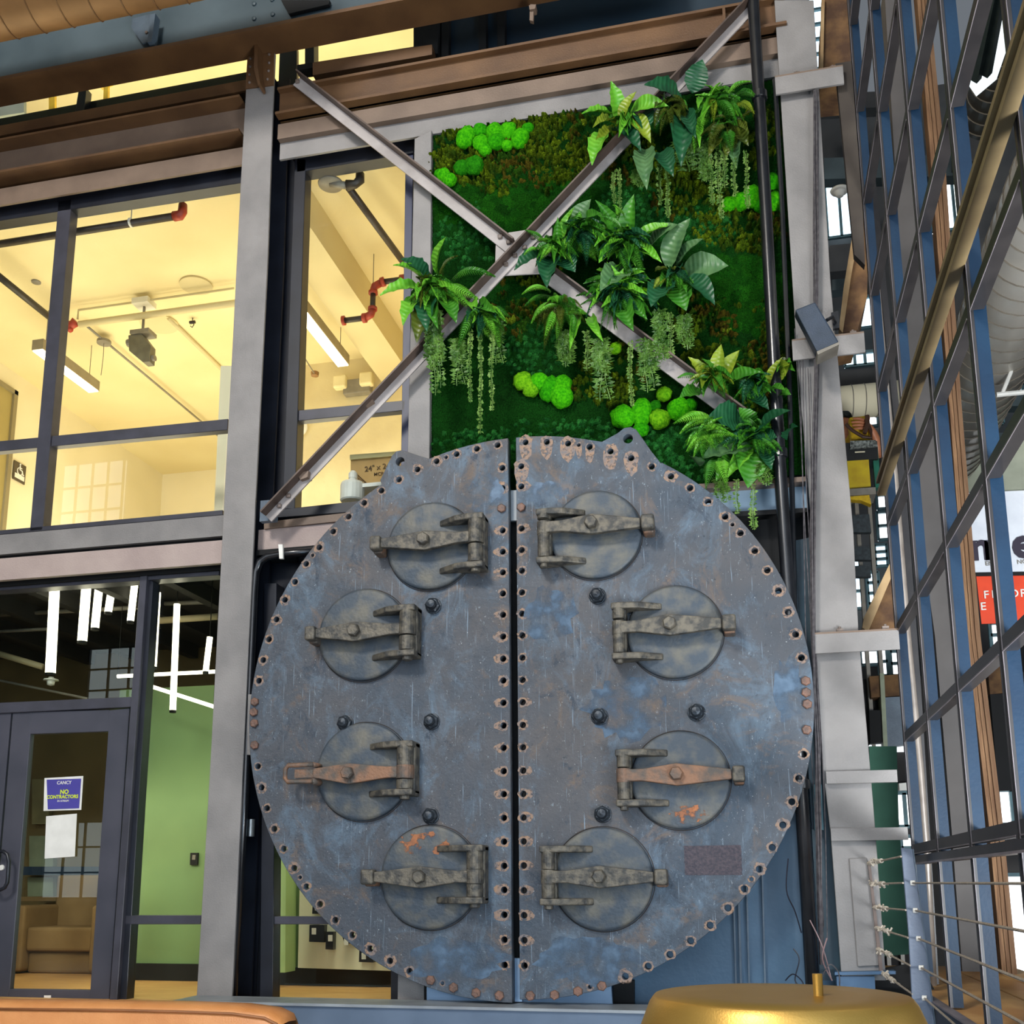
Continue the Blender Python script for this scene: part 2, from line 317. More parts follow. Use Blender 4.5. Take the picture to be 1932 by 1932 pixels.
# right bay
t = thing('spandrel_beam', 'long brown-shaded steel beam above the moss wall', 'beam', (-1.5, 0, zR(141, 0)))
za = zR(66, 0.0); zb_ = zR(123, 0.0)
zstrip(t, 'top_flange', XR0, XR1, 0.0, 0.2, za, za-0.022, BROWN)
zstrip(t, 'web', XR0, XR1, 0.05, 0.07, za-0.022, zb_, BROWN)
zstrip(t, 'bottom_flange', XR0, XR1, -0.02, 0.2, zb_+0.022, zb_, BROWN)
xs_ = xx(1365, 60, -0.02); zstrip(t, 'stiffener', xs_, xs_+0.02, -0.01, 0.06, za-0.022, zb_, BROWN)
t = thing('spandrel_channel', 'beige steel channel just above the moss wall frame', 'beam', (-1.5, 0, zR(180, 0)))
zstrip(t, 'web', XR0, XR1, 0.04, 0.06, zR(141, 0.04), zR(167, 0.04), BEIGE)
zstrip(t, 'bottom_flange', XR0, XR1, 0.04, 0.2, zR(167, 0.04), zR(167, 0.04)-0.015, BEIGE)
t = thing('fascia_plate', 'pale flat steel fascia along the top edge of the moss wall', 'beam', (-1.5, 0, zR(212, 0)))
zstrip(t, 'web', XR0, XR1, 0.09, 0.11, zR(180, 0.09), zR(212, 0.09), TAUPE)
t = thing('curb_channel', 'short brown-shaded curb channel under the topmost right window', 'beam', (-2.6, 0, zz(700, 120, 0.12)))
b = MB(); b.px([(590, 118), (815, 84), (815, 103), (590, 142)], 0.14, 0.1); b.build('web', BROWN, t)
b = MB(); b.box((XR0, 0.30, zR(212, 0.3)), (XR1, 0.36, zR(62, 0.3)-0.05)); struct('wall_spandrel_right', b, BLACK)
# girder over everything
t = thing('roof_girder', 'blue-grey steel girder with brown-shaded bottom flange across the column tops', 'girder', (-4, -0.2, 8.08))
zg = 8.10
zstrip(t, 'bottom_flange', -8.6, -0.3, -0.25, 0.02, zg+0.03, zg, BROWN)
GW = mat('girder_blue_grey', (84, 100, 108), (58, 74, 82), 1.3, 0.45)
zstrip(t, 'web', -8.6, -0.3, -0.13, -0.11, zg+0.9, zg+0.03, GW)
b = MB(); b.px([(530, 0), (545, 26), (560, 22), (620, 8), (622, 0)], -0.17, 0.03); b.build('splice_plate', BLACK, t)
for x, y in ((480, 8), (480, 36), (514, 0), (515, 28)):
    c = at(x, y, -0.13); r = MB(); r.lathe(tuple(c), [(0.02, 0), (0.018, 0.012), (0.003, 0.018)], 10, 'y'); r.build('rivet', GW, t)
t = thing('hanger_bracket', 'steel angle bracket on the girder web below the spiral duct', 'bracket', at(270, 80, -0.2))
b = MB(); b.px([(250, 35), (276, 28), (293, 25), (286, 78), (268, 82), (248, 52)], -0.2, 0.012); b.build('plate', STEELBLUE, t)
b = MB(); b.px([(284, 27), (293, 25), (286, 78), (278, 80)], -0.26, 0.07); b.build('leg', STEELBLUE, t)
hexhead(at(277, 62, -0.2), 0.015, 0.012).build('bolt', BOLT, t)
t = thing('spiral_duct', 'brown spiral-seamed round duct crossing the top left corner', 'duct', (-5, -1.0, 7.7))
R_ = 0.36; zc = 7.78+R_*0.98
n = 40; b = MB(); b.tube([(-8.6, -1.05, zc), (-3.0, -1.05, zc)], R_, n); b.build('body', mat('tan_duct', (150, 112, 72), (130, 96, 60), 3, 0.45, metal=0.2), t, smooth=True)
b = MB()
for k in range(24):
    x0 = -8.4+k*0.24; b.tube([(x0+0.20*math.sin(a/2)*1.2, -1.05+(R_+0.003)*math.cos(a), zc+(R_+0.003)*math.sin(a)) for a in [2*math.pi*j/24 for j in range(25)]], 0.006, 4, False)
o = b.build('seam', mat('tan_duct_seam', (120, 88, 56), (104, 74, 46), 5, 0.5), t); o['kind'] = 'stuff'
c = at(1003, 22, -0.1)
b = MB(); b.px([(1000, 8), (1007, 8), (1006, 40), (999, 38)], -0.12, 0.03); b.px([(998, 10), (1011, 8), (1010, 16), (999, 18)], -0.14, 0.06); tag(b.build('beam_clip', BEIGE), 'small steel clip hanging under the girder above the moss wall', 'clip')
# panels behind top right
b = MB(); b.box((-2.35, 0.34, 7.9), (0.5, 0.38, 9.5)); struct('wall_top_right', b, mat('petrol_wall_panel', (34, 56, 70), (22, 40, 54), 1.2, 0.45))
for x, w_ in ((835, 'leftmost'), (905, 'middle'), (940, 'rightmost')):
    a = at(x, 60, 0.3); b = MB(); b.box((a[0], 0.27, 7.9), (a[0]+0.06, 0.34, 9.4)); tag(b.build('panel_batten', BLACK), w_+' dark upright batten on the blue panel wall above the beam', 'batten', 'dark battens on the blue panel wall')
# ================================================================== windows
def window(n, panes, members, gl, label=None):
    def ext(p):        # carry the members on past the left of the view
        p = list(p)
        for i, j in ((0, 1), (3, 2)):
            if len(p) == 4 and p[i][0] in (-30, -20): k_ = (-340-p[i][0])/(p[j][0]-p[i][0]); p[i] = (-340, p[i][1]+(p[j][1]-p[i][1])*k_)
        return p
    members = [(m_[0], ext(m_[1]))+tuple(m_[2:]) for m_ in members]; panes = [ext(p) for p in panes]
    t = thing('window_%d' % n, None, None, at(members[0][1][1][0], members[0][1][1][1], 0.25)); t['kind'] = 'structure'
    for nm, pts, m, Y, d in members: b = MB(); b.px(pts, Y, d); bevel(b.build(nm, m, t), 0.003, 1)
    for pts in panes: b = MB(); b.px(pts, 0.29, 0.008); b.build('pane', gl, t)
    return t
F = DFRAME
window(1, [[(-30, 412), (118, 392), (64, 1000), (-30, 1010)], [(118, 392), (456, 342), (418, 972), (64, 1000)]],
    [('head', [(-30, 392), (456, 313), (455, 345), (-30, 421)], NAVY, 0.20, 0.12),
     ('sill', [(-30, 1003), (420, 962), (420, 972), (-30, 1016)], F, 0.20, 0.12),
     ('transom', [(-30, 835), (430, 790), (429, 811), (-30, 854)], F, 0.22, 0.07),
     ('mullion', [(110, 380), (135, 376), (80, 1000), (56, 1002)], F, 0.20, 0.10),
     ('jamb', [(416, 690), (440, 690), (426, 1000), (402, 1000)], CREAM, 0.9, 0.3)], GL)
window(2, [[(570, 310), (775, 285), (760, 965), (545, 970)]],
    [('head', [(560, 295), (780, 258), (780, 288), (560, 325)], NAVY, 0.20, 0.12),
     ('sill', [(520, 962), (720, 940), (715, 962), (505, 978)], NAVY, 0.20, 0.12),
     ('transom', [(553, 775), (765, 755), (763, 774), (552, 795)], F, 0.22, 0.07),
     ('jamb', [(556, 300), (577, 300), (556, 960), (533, 960)], NAVY, 0.20, 0.12),
     ('jamb', [(765, 292), (780, 264), (770, 900), (756, 900)], mat('navy_blue_frame', (50, 58, 88), (40, 48, 76), 4, 0.4), 0.22, 0.10)], GL)
# dark pocket between column and middle window, all the way down
b = MB(); b.px([(528, 90), (560, 90), (560, 300), (535, 960), (480, 1900), (440, 1900), (495, 960)], 0.34, 0.04); struct('wall_pocket', b, NAVY)
b = MB(); b.px([(782, 262), (814, 245), (810, 900), (768, 900)], 0.06, 0.10); tag(bevel(b.build('steel_post', TAUPE), 0.004), 'taupe steel post between the middle window and the moss wall', 'post')
# topmost windows
window(3, [[(-20, 170), (470, 90), (470, 150), (-20, 240)], [(590, 60), (780, 30), (780, 95), (590, 125)]],
    [('mullion', [(148, 170), (163, 165), (158, 215), (140, 218)], NAVY, 0.22, 0.08),
     ('jamb', [(575, 60), (592, 60), (592, 120), (575, 122)], NAVY, 0.22, 0.10),
     ('jamb', [(780, 20), (826, 10), (826, 100), (780, 108)], BLACK, 0.22, 0.10),
     ('sill', [(560, 122), (790, 86), (790, 96), (560, 132)], BLACK, 0.20, 0.10)], GL)
a = at(192, 180, 0.9)
b = MB(); b.px([(196, 150), (204, 150), (200, 330), (190, 330)], 0.9, 0.03); b.px([(188, 160), (212, 152), (210, 158), (190, 166)], 0.9, 0.03); tag(b.build('yellow_bracket', mat('safety_yellow', (214, 178, 40), (190, 150, 30), 10, 0.5)), 'yellow forked bracket behind the topmost left window', 'bracket')
a = at(98, 190, 0.9)
b = MB(); b.px([(92, 175), (103, 174), (103, 350), (92, 350)], 0.9, 0.03); tag(b.build('yellow_upright', MATS['safety_yellow']), 'short yellow perforated upright behind the topmost left window', 'upright')
b = MB(); b.px([(-20, 195), (45, 186), (45, 212), (-20, 222)], 1.4, 0.04); tag(b.build('wall_board', mat('grey_board', (120, 128, 122), (104, 112, 108), 3, 0.6)), 'grey board seen behind the topmost left window corner', 'board')
# spandrel below the upper windows, left bay
t = thing('floor_beam', 'pale taupe steel floor beam between left upper window and storefront', 'beam', (-6, 0.1, zz(420, 1062, 0.1)))
zq = lambda y, Y=0.12: zz(420, y, Y)
zstrip(t, 'top_plate', XL0, XL1, 0.12, 0.16, zq(972), zq(1011), TAUPE)
zstrip(t, 'web', XL0, XL1, 0.08, 0.12, zq(1019, 0.08), zq(1062, 0.08), mat('pinkish_taupe_paint', (176, 158, 150), (160, 142, 136), 3, 0.55, bump=0.25, bscale=90))
zstrip(t, 'back', XL0, XL1, 0.17, 0.24, zq(966), zq(1070), BLACK)
# middle bay floor beam behind the plate
t = thing('floor_beam', 'steel floor beam disappearing behind the left edge of the boiler plate', 'beam', (-2.6, 0.1, zz(560, 1040, 0.1)))
b = MB(); b.px([(498, 985), (720, 960), (720, 975), (498, 998)], 0.12, 0.10); b.build('top_flange', BEIGE, t)
b = MB(); b.px([(488, 1000), (720, 975), (720, 1020), (486, 1038)], 0.14, 0.05); b.build('web', MATS['pinkish_taupe_paint'], t)
b = MB(); b.px([(484, 1038), (720, 1018), (720, 1026), (484, 1048)], 0.09, 0.12); b.build('bottom_flange', BLACK, t)
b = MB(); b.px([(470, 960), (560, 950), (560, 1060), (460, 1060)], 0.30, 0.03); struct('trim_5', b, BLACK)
# storefront
window(4, [[(-30, 1110), (268, 1092), (262, 1318), (-30, 1330)], [(285, 1098), (415, 1080), (372, 1890), (232, 1890)]],
    [('head', [(-30, 1092), (414, 1062), (413, 1085), (-30, 1116)], F, 0.20, 0.12),
     ('transom', [(-30, 1327), (262, 1314), (246, 1334), (-30, 1347)], F, 0.20, 0.12),
     ('mullion', [(264, 1087), (277, 1086), (252, 1440), (220, 1890), (206, 1890), (246, 1335)], F, 0.18, 0.14),
     ('jamb', [(277, 1086), (289, 1098), (262, 1500), (238, 1890), (221, 1890), (252, 1440)], NAVY, 0.22, 0.10),
     ('transom_bar', [(231, 1727), (380, 1727), (378, 1744), (229, 1744)], F, 0.22, 0.07)], GLD)
# door_1
d = thing('door_1', None, None, at(120, 1888, 0.22)); d['kind'] = 'structure'
dm = mat('dark_bronze_door_metal', (72, 72, 82), (56, 58, 68), 2, 0.4)
for nm, pts in (('stile', [(206, 1340), (244, 1336), (205, 1890), (168, 1890), (170, 1868), (204, 1380)]), ('stile', [(24, 1344), (58, 1343), (57, 1384), (18, 1866), (14, 1890), (-22, 1890)]),
                ('top_rail', [(58, 1343), (206, 1339), (205, 1380), (57, 1385)]), ('bottom_rail', [(18, 1866), (170, 1868), (168, 1892), (14, 1892)])):
    b = MB(); b.px(pts, 0.22, 0.05); bevel(b.build(nm, dm, d), 0.003, 1)
b = MB(); b.px([(57, 1384), (205, 1380), (170, 1868), (18, 1866)], 0.245, 0.008); b.build('pane', GLD, d)
b = MB(); b.px([(83, 1878), (96, 1878), (96, 1884), (83, 1884)], 0.218, 0.003); b.build('lock_plate', WHITEP, d)
d2 = thing('door_2', None, None, at(-20, 1888, 0.22)); d2['kind'] = 'structure'
b = MB(); b.px([(-90, 1350), (21, 1345), (-26, 1890), (-130, 1890)], 0.22, 0.05); b.build('stile', dm, d2)
hb = MB(); pth = [at(x, y, 0.13) for x, y in ((-6, 1607), (6, 1606), (14, 1612), (17, 1625), (14, 1665), (9, 1675), (-2, 1680), (-8, 1679))]
hb.tube([at(-6, 1607, 0.2)]+pth+[at(-8, 1679, 0.2)], 0.014, 8); hb.build('handle', NAVY, d2, smooth=True)
b = MB(); b.lathe(tuple(at(4, 1637, 0.22)), [(0.022, 0), (0.02, 0.01), (0.001, 0.012)], 14, 'y'); b.build('lock_cylinder', WHITEP, d2)
# notices on the door glass
pt = thing('notice', 'purple notice in yellow letters taped to the door glass', 'notice', at(121, 1497, 0.24))
b = MB(); b.px([(84, 1468), (157, 1464), (153, 1528), (82, 1530)], 0.238, 0.002); b.build('backing', WHITEP, pt)
b = MB(); b.px([(88, 1471), (153, 1469), (149, 1525), (90, 1527)], 0.235, 0.002); b.build('sheet', mat('purple_print', (74, 68, 158), (66, 60, 146), 3, 0.6), pt)
YL = mat('yellow_print', (216, 232, 50), (206, 222, 40), 3, 0.6)
RX = (math.pi/2, 0, 0)
text('lettering', 'CANCY', 0.036, at(107, 1480, 0.233), RX, WHITEP, pt)
text('lettering', 'NO', 0.046, at(113, 1498, 0.233), RX, YL, pt, bold=0.03)
text('lettering', 'CONTRACTORS', 0.0365, at(88, 1507, 0.233), RX, YL, pt, bold=0.03)
text('lettering', 'IN ATRIUM', 0.020, at(108, 1513, 0.233), RX, WHITEP, pt)
b = MB(); b.px([(87, 1540), (145, 1535), (141, 1616), (84, 1620)], 0.237, 0.002); tag(b.build('notice', WHITEP), 'blank white paper sheet taped to the door glass', 'notice')
# glazing behind the lower left of the plate
window(5, [[(505, 1560), (745, 1560), (745, 1892), (500, 1892)]],
    [('jamb', [(498, 1100), (522, 1100), (514, 1892), (490, 1892)], NAVY, 0.20, 0.12), ('transom', [(505, 1729), (700, 1729), (700, 1744), (505, 1744)], F, 0.22, 0.07),
     ('jamb', [(737, 1800), (756, 1800), (750, 1893), (737, 1893)], NAVY, 0.20, 0.1)], GLD)
b = MB(); b.px([(440, 1060), (560, 1050), (520, 1560), (516, 1892), (430, 1892)], 0.36, 0.04); struct('wall_lower_pocket', b, NAVY)
b = MB(); b.px([(520, 1050), (1000, 1000), (1000, 1560), (516, 1560)], 0.33, 0.03); struct('wall_behind_plate', b, NAVY)
b = MB(); b.px([(752, 1800), (800, 1800), (800, 1893), (750, 1893)], 0.10, 0.1); tag(b.build('steel_post', TAUPE), 'short grey steel post behind the bottom left of the boiler plate', 'post')
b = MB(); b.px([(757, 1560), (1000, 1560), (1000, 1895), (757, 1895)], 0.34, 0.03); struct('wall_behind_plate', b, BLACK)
b = MB(); b.px([(805, 1840), (1150, 1830), (1156, 1900), (805, 1897)], 0.02, 0.03); tag(b.build('support_plate', mat('light_blue_steel_plate', (132, 160, 190), (112, 140, 170), 3, 0.5)), 'light blue steel support plate under the boiler plate bottom', 'plate')
# conduit rounding the corner beside the column
b = MB(); b.tube([at(x, y, 0.05) for x, y in ((600, 1040), (540, 1044), (505, 1050), (490, 1060), (482, 1080), (479, 1120), (462, 1500), (440, 1885))], 0.028, 10); tag(b.build('conduit', PIPEBLK, smooth=True), 'black conduit bending down beside the left column', 'conduit')
b = MB(); b.px([(525, 1027), (533, 1027), (534, 1054), (527, 1054)], 0.0, 0.02); tag(b.build('conduit_strap', WHITEP), 'white strap holding the black conduit to the floor beam', 'strap')
b = MB(); a = at(474, 1562, 0.12); b.tube([a-[0, 0, 0.06], a+[0, 0, 0.06]], 0.024, 12); b.px([(458, 1548), (468, 1548), (468, 1578), (458, 1578)], 0.14, 0.02); tag(b.build('lock_box', mat('brushed_steel', (160, 168, 170), (130, 138, 142), 20, 0.3, metal=0.7), smooth=False), 'small silver lock cylinder on the dark wall beside the left column', 'lock')
# ledge channel under the plate
t = thing('ledge_channel', 'blue-grey steel ledge channel running under the boiler plate', 'ledge', (-1.5, -0.3, 0.6))
b = MB(); b.box((-3.72, -0.32, 0.745), (0.45, 0.0, 0.762)); b.build('top_flange', mat('light_flange', (150, 156, 160), (124, 130, 136), 4, 0.4), t)
b = MB(); b.box((-3.72, -0.30, 0.45), (0.45, -0.285, 0.745)); b.build('web', mat('ledge_paint', (96, 112, 132), (84, 100, 120), 3, 0.5), t)
# ================================================================== upper room fittings
def pipe(name, pts, r, m, label, cat='pipe'):
    b = MB(); b.tube(pts, r, 10); return tag(b.build(name, m, smooth=True), label, cat)
pp = lambda x, y, Z: atZ(x, y, Z)
LAMPB = mat('lamp_housing', (150, 138, 112), (136, 124, 100), 8, 0.5); LED = emis('warm_led', (255, 232, 190), 9.0)
def linear_light(x0, y0, x1, y1, Z, wd, label, cords):
    a = pp(x0, y0, Z); c = pp(x1, y1, Z); X = (a[0]+c[0])/2
    t = thing('linear_light', label, 'light', (X, (a[1]+c[1])/2, Z))
    b = MB(); b.box((X-wd/2, a[1], Z), (X+wd/2, c[1], Z+0.11)); b.build('housing', LAMPB, t)
    b = MB(); b.box((X-wd/2+0.008, a[1]+0.01, Z-0.012), (X+wd/2-0.008, c[1]-0.01, Z)); b.build('diffuser', LED, t)
    for y in (a[1]+0.12, c[1]-0.1): b = MB(); b.tube([(X, y, Z+0.1), (X, y, 7.35)], 0.004, 5); b.build('cord', GREYP, t)
linear_light(62, 660, 185, 738, 6.85, 0.13, 'long suspended linear light in the left upper room', 2)
linear_light(545, 560, 648, 690, 6.85, 0.13, 'long suspended linear light in the middle upper room', 2)
t = thing('sprinkler_pipe', 'dark sprinkler pipe with red elbow under the left upper room ceiling', 'pipe', pp(170, 430, 7.1))
b = MB(); e = pp(330, 408, 7.1); s = e+np.array([-2.6, 0.0, 0.0]); b.tube([s, e], 0.032, 12); b.build('pipe', DPIPE, t, smooth=True)
b = MB(); b.tube([e-[0.01, 0, 0], e+[0.05, 0, 0], e+[0.07, 0, 0.03], e+[0.07, 0, 0.10]], [0.042, 0.042, 0.04, 0.036], 12); b.build('elbow', RUSTRED, t, smooth=True)
b = MB(); b.tube([e+[0.07, 0, 0.10], e+[0.07, 0, 0.2]], 0.012, 8); b.build('nipple', GREYP, t)
h = pp(247, 420, 7.1); b = MB(); b.tube([(h[0], h[1], 7.14), (h[0], h[1], 7.35)], 0.005, 6); b.tube([(h[0]-0.008, h[1], 7.1), (h[0]+0.008, h[1], 7.1)], 0.04, 14); b.build('hanger', WHITEP, t)
t = thing('sprinkler_pipe', 'dark pipe running back to a red coupling in the left upper room', 'pipe', pp(60, 570, 7.1))
a = pp(-10, 515, 7.12); c = pp(105, 612, 7.12); c[0] = a[0]; b = MB(); b.tube([a, c], 0.034, 12); b.build('pipe', DPIPE, t, smooth=True)
b = MB(); k = pp(120, 615, 7.12); b.tube([k-[0.02, 0, 0], k+[0.10, 0, 0.0], k+[0.14, 0, 0.03]], [0.045, 0.042, 0.05], 12); b.tube([k+[0.05, 0, -0.02], k+[0.09, 0, -0.06]], 0.03, 8); b.build('coupling', RUSTRED, t, smooth=True)
a = pp(150, 612, 7.12); c = pp(445, 570, 7.12); c[1] = a[1]
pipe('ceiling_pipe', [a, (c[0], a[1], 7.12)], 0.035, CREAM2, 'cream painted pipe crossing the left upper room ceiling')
a = pp(148, 585, 7.28); c = pp(445, 548, 7.28)
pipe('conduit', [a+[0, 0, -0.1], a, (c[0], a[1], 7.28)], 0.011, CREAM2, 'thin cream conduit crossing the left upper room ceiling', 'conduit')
a = pp(160, 612, 7.28); c = pp(380, 790, 7.28)
pipe('conduit', [a, (a[0], c[1]+1.2, 7.28)], 0.013, GREYP, 'thin conduit running back across the left upper room ceiling to a round lamp', 'conduit')
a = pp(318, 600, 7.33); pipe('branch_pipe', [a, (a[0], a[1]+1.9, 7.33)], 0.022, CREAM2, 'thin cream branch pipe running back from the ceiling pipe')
t = thing('ceiling_canopy', 'round pendant cord plate on the left upper room ceiling', 'fixture', pp(196, 648, 7.3))
k = pp(196, 648, 7.25); b = MB(); b.lathe(tuple(k), [(0.075, 0), (0.075, 0.03), (0.02, 0.05)], 24); b.build('plate', GREYP, t)
b = MB(); b.tube([k, k+[0.005, 0, -0.15], k+[-0.02, 0.02, -0.36]], 0.004, 6); b.build('cord', GREYP, t)
t = thing('projector', 'grey wall-wash projector hanging from the left upper room ceiling', 'projector', pp(262, 650, 6.75))
k = pp(262, 650, 6.8); b = MB()
b.prism([k+np.array(q) for q in ((-0.13, 0, 0.12), (0.02, 0, 0.12), (0.13, 0, -0.02), (0.13, 0, -0.20), (0.06, 0, -0.20), (-0.11, 0, -0.05))], (0, 0.10, 0)); bevel(b.build('body', mat('projector_grey', (112, 108, 92), (96, 92, 78), 12, 0.4), t), 0.008)
b = MB(); b.box(k+[-0.10, -0.02, 0.12], k+[0.11, 0.13, 0.16]); b.build('bracket', GREYP, t)
b = MB(); b.tube([k+[0.0, 0.05, 0.15], k+[0.0, 0.05, 0.5]], 0.014, 8); b.build('stem', GREYP, t)
b = MB(); b.tube([k+[-0.16, 0.05, 0.06], k+[-0.10, 0.05, 0.06]], 0.04, 12); b.tube([k+[0.12, 0.05, -0.14], k+[0.16, 0.05, -0.14]], 0.03, 12); b.build('knob', GREYP, t)
b = MB(); b.box((k[0]-0.09, k[1]-0.04, 7.24), (k[0]+0.09, k[1]+0.12, 7.3)); b.build('junction_box', WHITEP, t)
for x, y, r, lab in ((370, 540, 0.16, 'shallow round ceiling disc near the left column'), (300, 612, 0.20, 'larger round ceiling disc behind the cream pipe')):
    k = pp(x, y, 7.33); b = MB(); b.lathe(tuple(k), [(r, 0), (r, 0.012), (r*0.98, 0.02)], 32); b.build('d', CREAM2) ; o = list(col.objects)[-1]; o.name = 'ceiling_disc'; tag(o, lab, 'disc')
k = pp(363, 608, 7.3); t = thing('ceiling_hook', 'small dark hook on the left upper room ceiling', 'hook', k)
b = MB(); b.tube([k+[0, 0, 0.05], k, k+[0.02, 0, -0.03], k+[0.0, 0, -0.06], k+[-0.02, 0, -0.04]], 0.005, 6); b.build('wire', DPIPE, t)
b = MB(); b.tube([k+[-0.03, 0, 0.0], k+[0.03, 0, 0.0]], 0.018, 8); b.build('clip', DPIPE, t)
k = pp(68, 535, 7.33); b = MB(); b.lathe(tuple(k), [(0.02, 0), (0.045, 0.01), (0.045, 0.02)], 16); tag(b.build('smoke_detector', GREYP), 'small round sensor on the left upper room ceiling', 'sensor')
# office door and access sign on the left wall
Xw = -8.07
d3 = thing('door_3', None, None, atX(-20, 900, Xw)); d3['kind'] = 'structure'
a = atX(28, 740, Xw); c = atX(8, 1000, Xw)
OD = mat('olive_grey_door', (164, 148, 92), (156, 140, 86), 2, 0.6)
b = MB(); b.box((Xw, a[1]-1.1, 4.3), (Xw+0.02, a[1]-0.06, a[2]-0.05)); b.build('leaf', OD, d3)
b = MB(); b.box((Xw, a[1]-0.06, 4.3), (Xw+0.05, a[1], a[2])); b.box((Xw, a[1]-1.2, a[2]-0.05), (Xw+0.05, a[1], a[2])); b.build('frame', mat('olive_grey_trim', (140, 128, 96), (130, 118, 88), 3, 0.6), d3)
s0 = atX(26, 868, Xw); s1 = atX(45, 915, Xw)
t = thing('access_sign', 'dark wheelchair access sign on the wall beside the office door', 'sign', s1)
b = MB(); b.box((Xw, s0[1], s1[2]), (Xw+0.012, s1[1], s0[2])); b.build('plate', mat('sign_brown', (84, 74, 60), (74, 64, 52), 5, 0.5), t)
cyy = (s0[1]+s1[1])/2; czz = s1[2]+(s0[2]-s1[2])*0.62; u = abs(s1[1]-s0[1])/10
b = MB(); XX = Xw+0.016
ringp = [(XX, cyy-0.2*u+2.1*u*math.cos(q), czz-0.8*u+2.1*u*math.sin(q)) for q in np.linspace(math.radians(110), math.radians(380), 16)]
b.tube(ringp, 0.28*u, 6); b.tube([(XX, cyy-0.3*u, czz+2.6*u), (XX, cyy-0.2*u, czz+0.2*u), (XX, cyy+1.6*u, czz+0.1*u), (XX, cyy+2.5*u, czz-2.2*u), (XX, cyy+3.2*u, czz-2.0*u)], 0.36*u, 6)
b.tube([(XX, cyy-0.3*u, czz+1.4*u), (XX, cyy+1.4*u, czz+1.3*u)], 0.28*u, 6); b.lathe((XX, cyy-0.3*u, czz+3.4*u), [(0.1*u, -0.6*u), (0.6*u, 0), (0.1*u, 0.6*u)], 10)
b.build('wheelchair_symbol', WHITEP, t)
b = MB(); b.box((XX-0.003, s0[1]+u, s1[2]+1.5*u), (XX, s1[1]-u, s1[2]+4.2*u)); b.build('lettering_panel', WHITEP, t)
# far parts of the left upper room: tall multi-pane windows on the back wall
# ---------- middle upper room
t = thing('drain_pipe', 'dark pipe with round flange and black elbow in the middle upper room', 'pipe', pp(625, 345, 7.0))
f = pp(624, 347, 7.14); e0 = pp(655, 350, 7.1); e2 = pp(752, 525, 7.05); e2[0] = e0[0]+0.15
b = MB(); b.lathe(tuple(f), [(0.10, -0.012), (0.105, 0.0), (0.10, 0.01)], 32); b.tube([f, e0], [0.03, 0.03], 14); b.build('flange', GREYP, t, smooth=True)
b = MB(); b.tube([e0, e2], 0.03, 12); b.build('pipe', mat('rusty_black_pipe', (58, 44, 34), (40, 32, 26), 25, 0.5), t, smooth=True)
b = MB(); b.tube([e0, e0+[0.07, 0, 0], e0+[0.11, 0, 0.03], e0+[0.11, 0, 0.09]], [0.045, 0.035, 0.04, 0.035], 12); b.build('elbow', DPIPE, t, smooth=True)
b = MB(); b.tube([e0+[0.11, 0, 0.09], e0+[0.11, 0, 0.15]], 0.018, 8); b.build('nipple', WHITEP, t)
t = thing('red_elbow_pipe', 'stepped pipe with red elbows hanging in the middle upper room', 'pipe', pp(690, 580, 6.9))
q = [at(x, y, 1.7) for x, y in ((760, 527), (722, 532), (707, 540), (704, 552), (703, 583), (700, 593), (688, 600), (648, 605))]
def seg(nm, i, j, r, m): b = MB(); b.tube(q[i:j+1], r, 12); b.build(nm, m, t, smooth=True)
seg('pipe', 0, 1, 0.026, DPIPE); seg('pipe', 3, 4, 0.026, DPIPE); seg('pipe', 6, 7, 0.026, DPIPE)
seg('elbow', 1, 3, 0.036, RUSTRED); seg('elbow', 4, 6, 0.036, RUSTRED)
b = MB(); b.tube([q[4], (q[4][0], q[4][1], 7.35)], 0.004, 5); b.build('hanger_rod', GREYP, t)
for i, dd in ((1, (0.04, 0, 0.01)), (3, (0, 0, -0.03)), (4, (0, 0, 0.03)), (6, (-0.04, 0, 0)), (7, (0.03, 0, 0)), (0, (-0.05, 0, 0))):
    b = MB(); b.tube([q[i]-np.array(dd)*0.4, q[i]+np.array(dd)*0.5], 0.044, 12); b.build('coupling', RUSTRED, t, smooth=True)
k = at(676, 731, 3.5)
t = thing('emergency_light', 'twin-head emergency light on the middle upper room back wall', 'light', k)
b = MB(); b.box(k+[-0.16, -0.06, -0.09], k+[0.16, 0.04, 0.08]); bevel(b.build('box', GREYP, t), 0.01)
for dx in (-0.19, 0.12): b = MB(); b.box(k+[dx-0.07, -0.12, -0.03], k+[dx+0.08, -0.02, 0.12]); bevel(b.build('lamp_head', mat('warm_white_plastic', (236, 224, 180), (226, 214, 170), 10, 0.5), t), 0.02)
k = at(594, 706, 3.0); a = at(565, 660, 2.2); t = thing('wall_spotlight', 'small round lamp on a thin arm in the middle upper room', 'lamp', k)
b = MB(); b.tube([a, k], 0.008, 6); b.build('arm', GREYP, t); b = MB(); b.lathe(tuple(k), [(0.01, -0.03), (0.04, -0.02), (0.045, 0.02), (0.01, 0.04)], 14); b.build('head', mat('bronze', (150, 112, 70), (130, 96, 60), 10, 0.4), t)
k = at(565, 808, 3.5); b = MB(); b.lathe(tuple(k), [(0.1, 0.0), (0.1, 0.02), (0.07, 0.03), (0.065, 0.02), (0.03, 0.03), (0.001, 0.03)], 24, 'y'); tag(b.build('wall_sounder', WHITEP), 'round white alarm sounder at the left edge of the middle window', 'alarm')
CB = mat('cardboard', (188, 152, 96), (176, 140, 86), 6, 0.8)
t = thing('cardboard_box', 'flat cardboard box printed 24 by 24 leaning behind the middle window', 'box', at(700, 930, 0.6))
b = MB(); b.px([(661, 860), (770, 852), (770, 925), (682, 930), (661, 912)], 0.62, 0.12); bevel(b.build('carton', CB, t), 0.006)
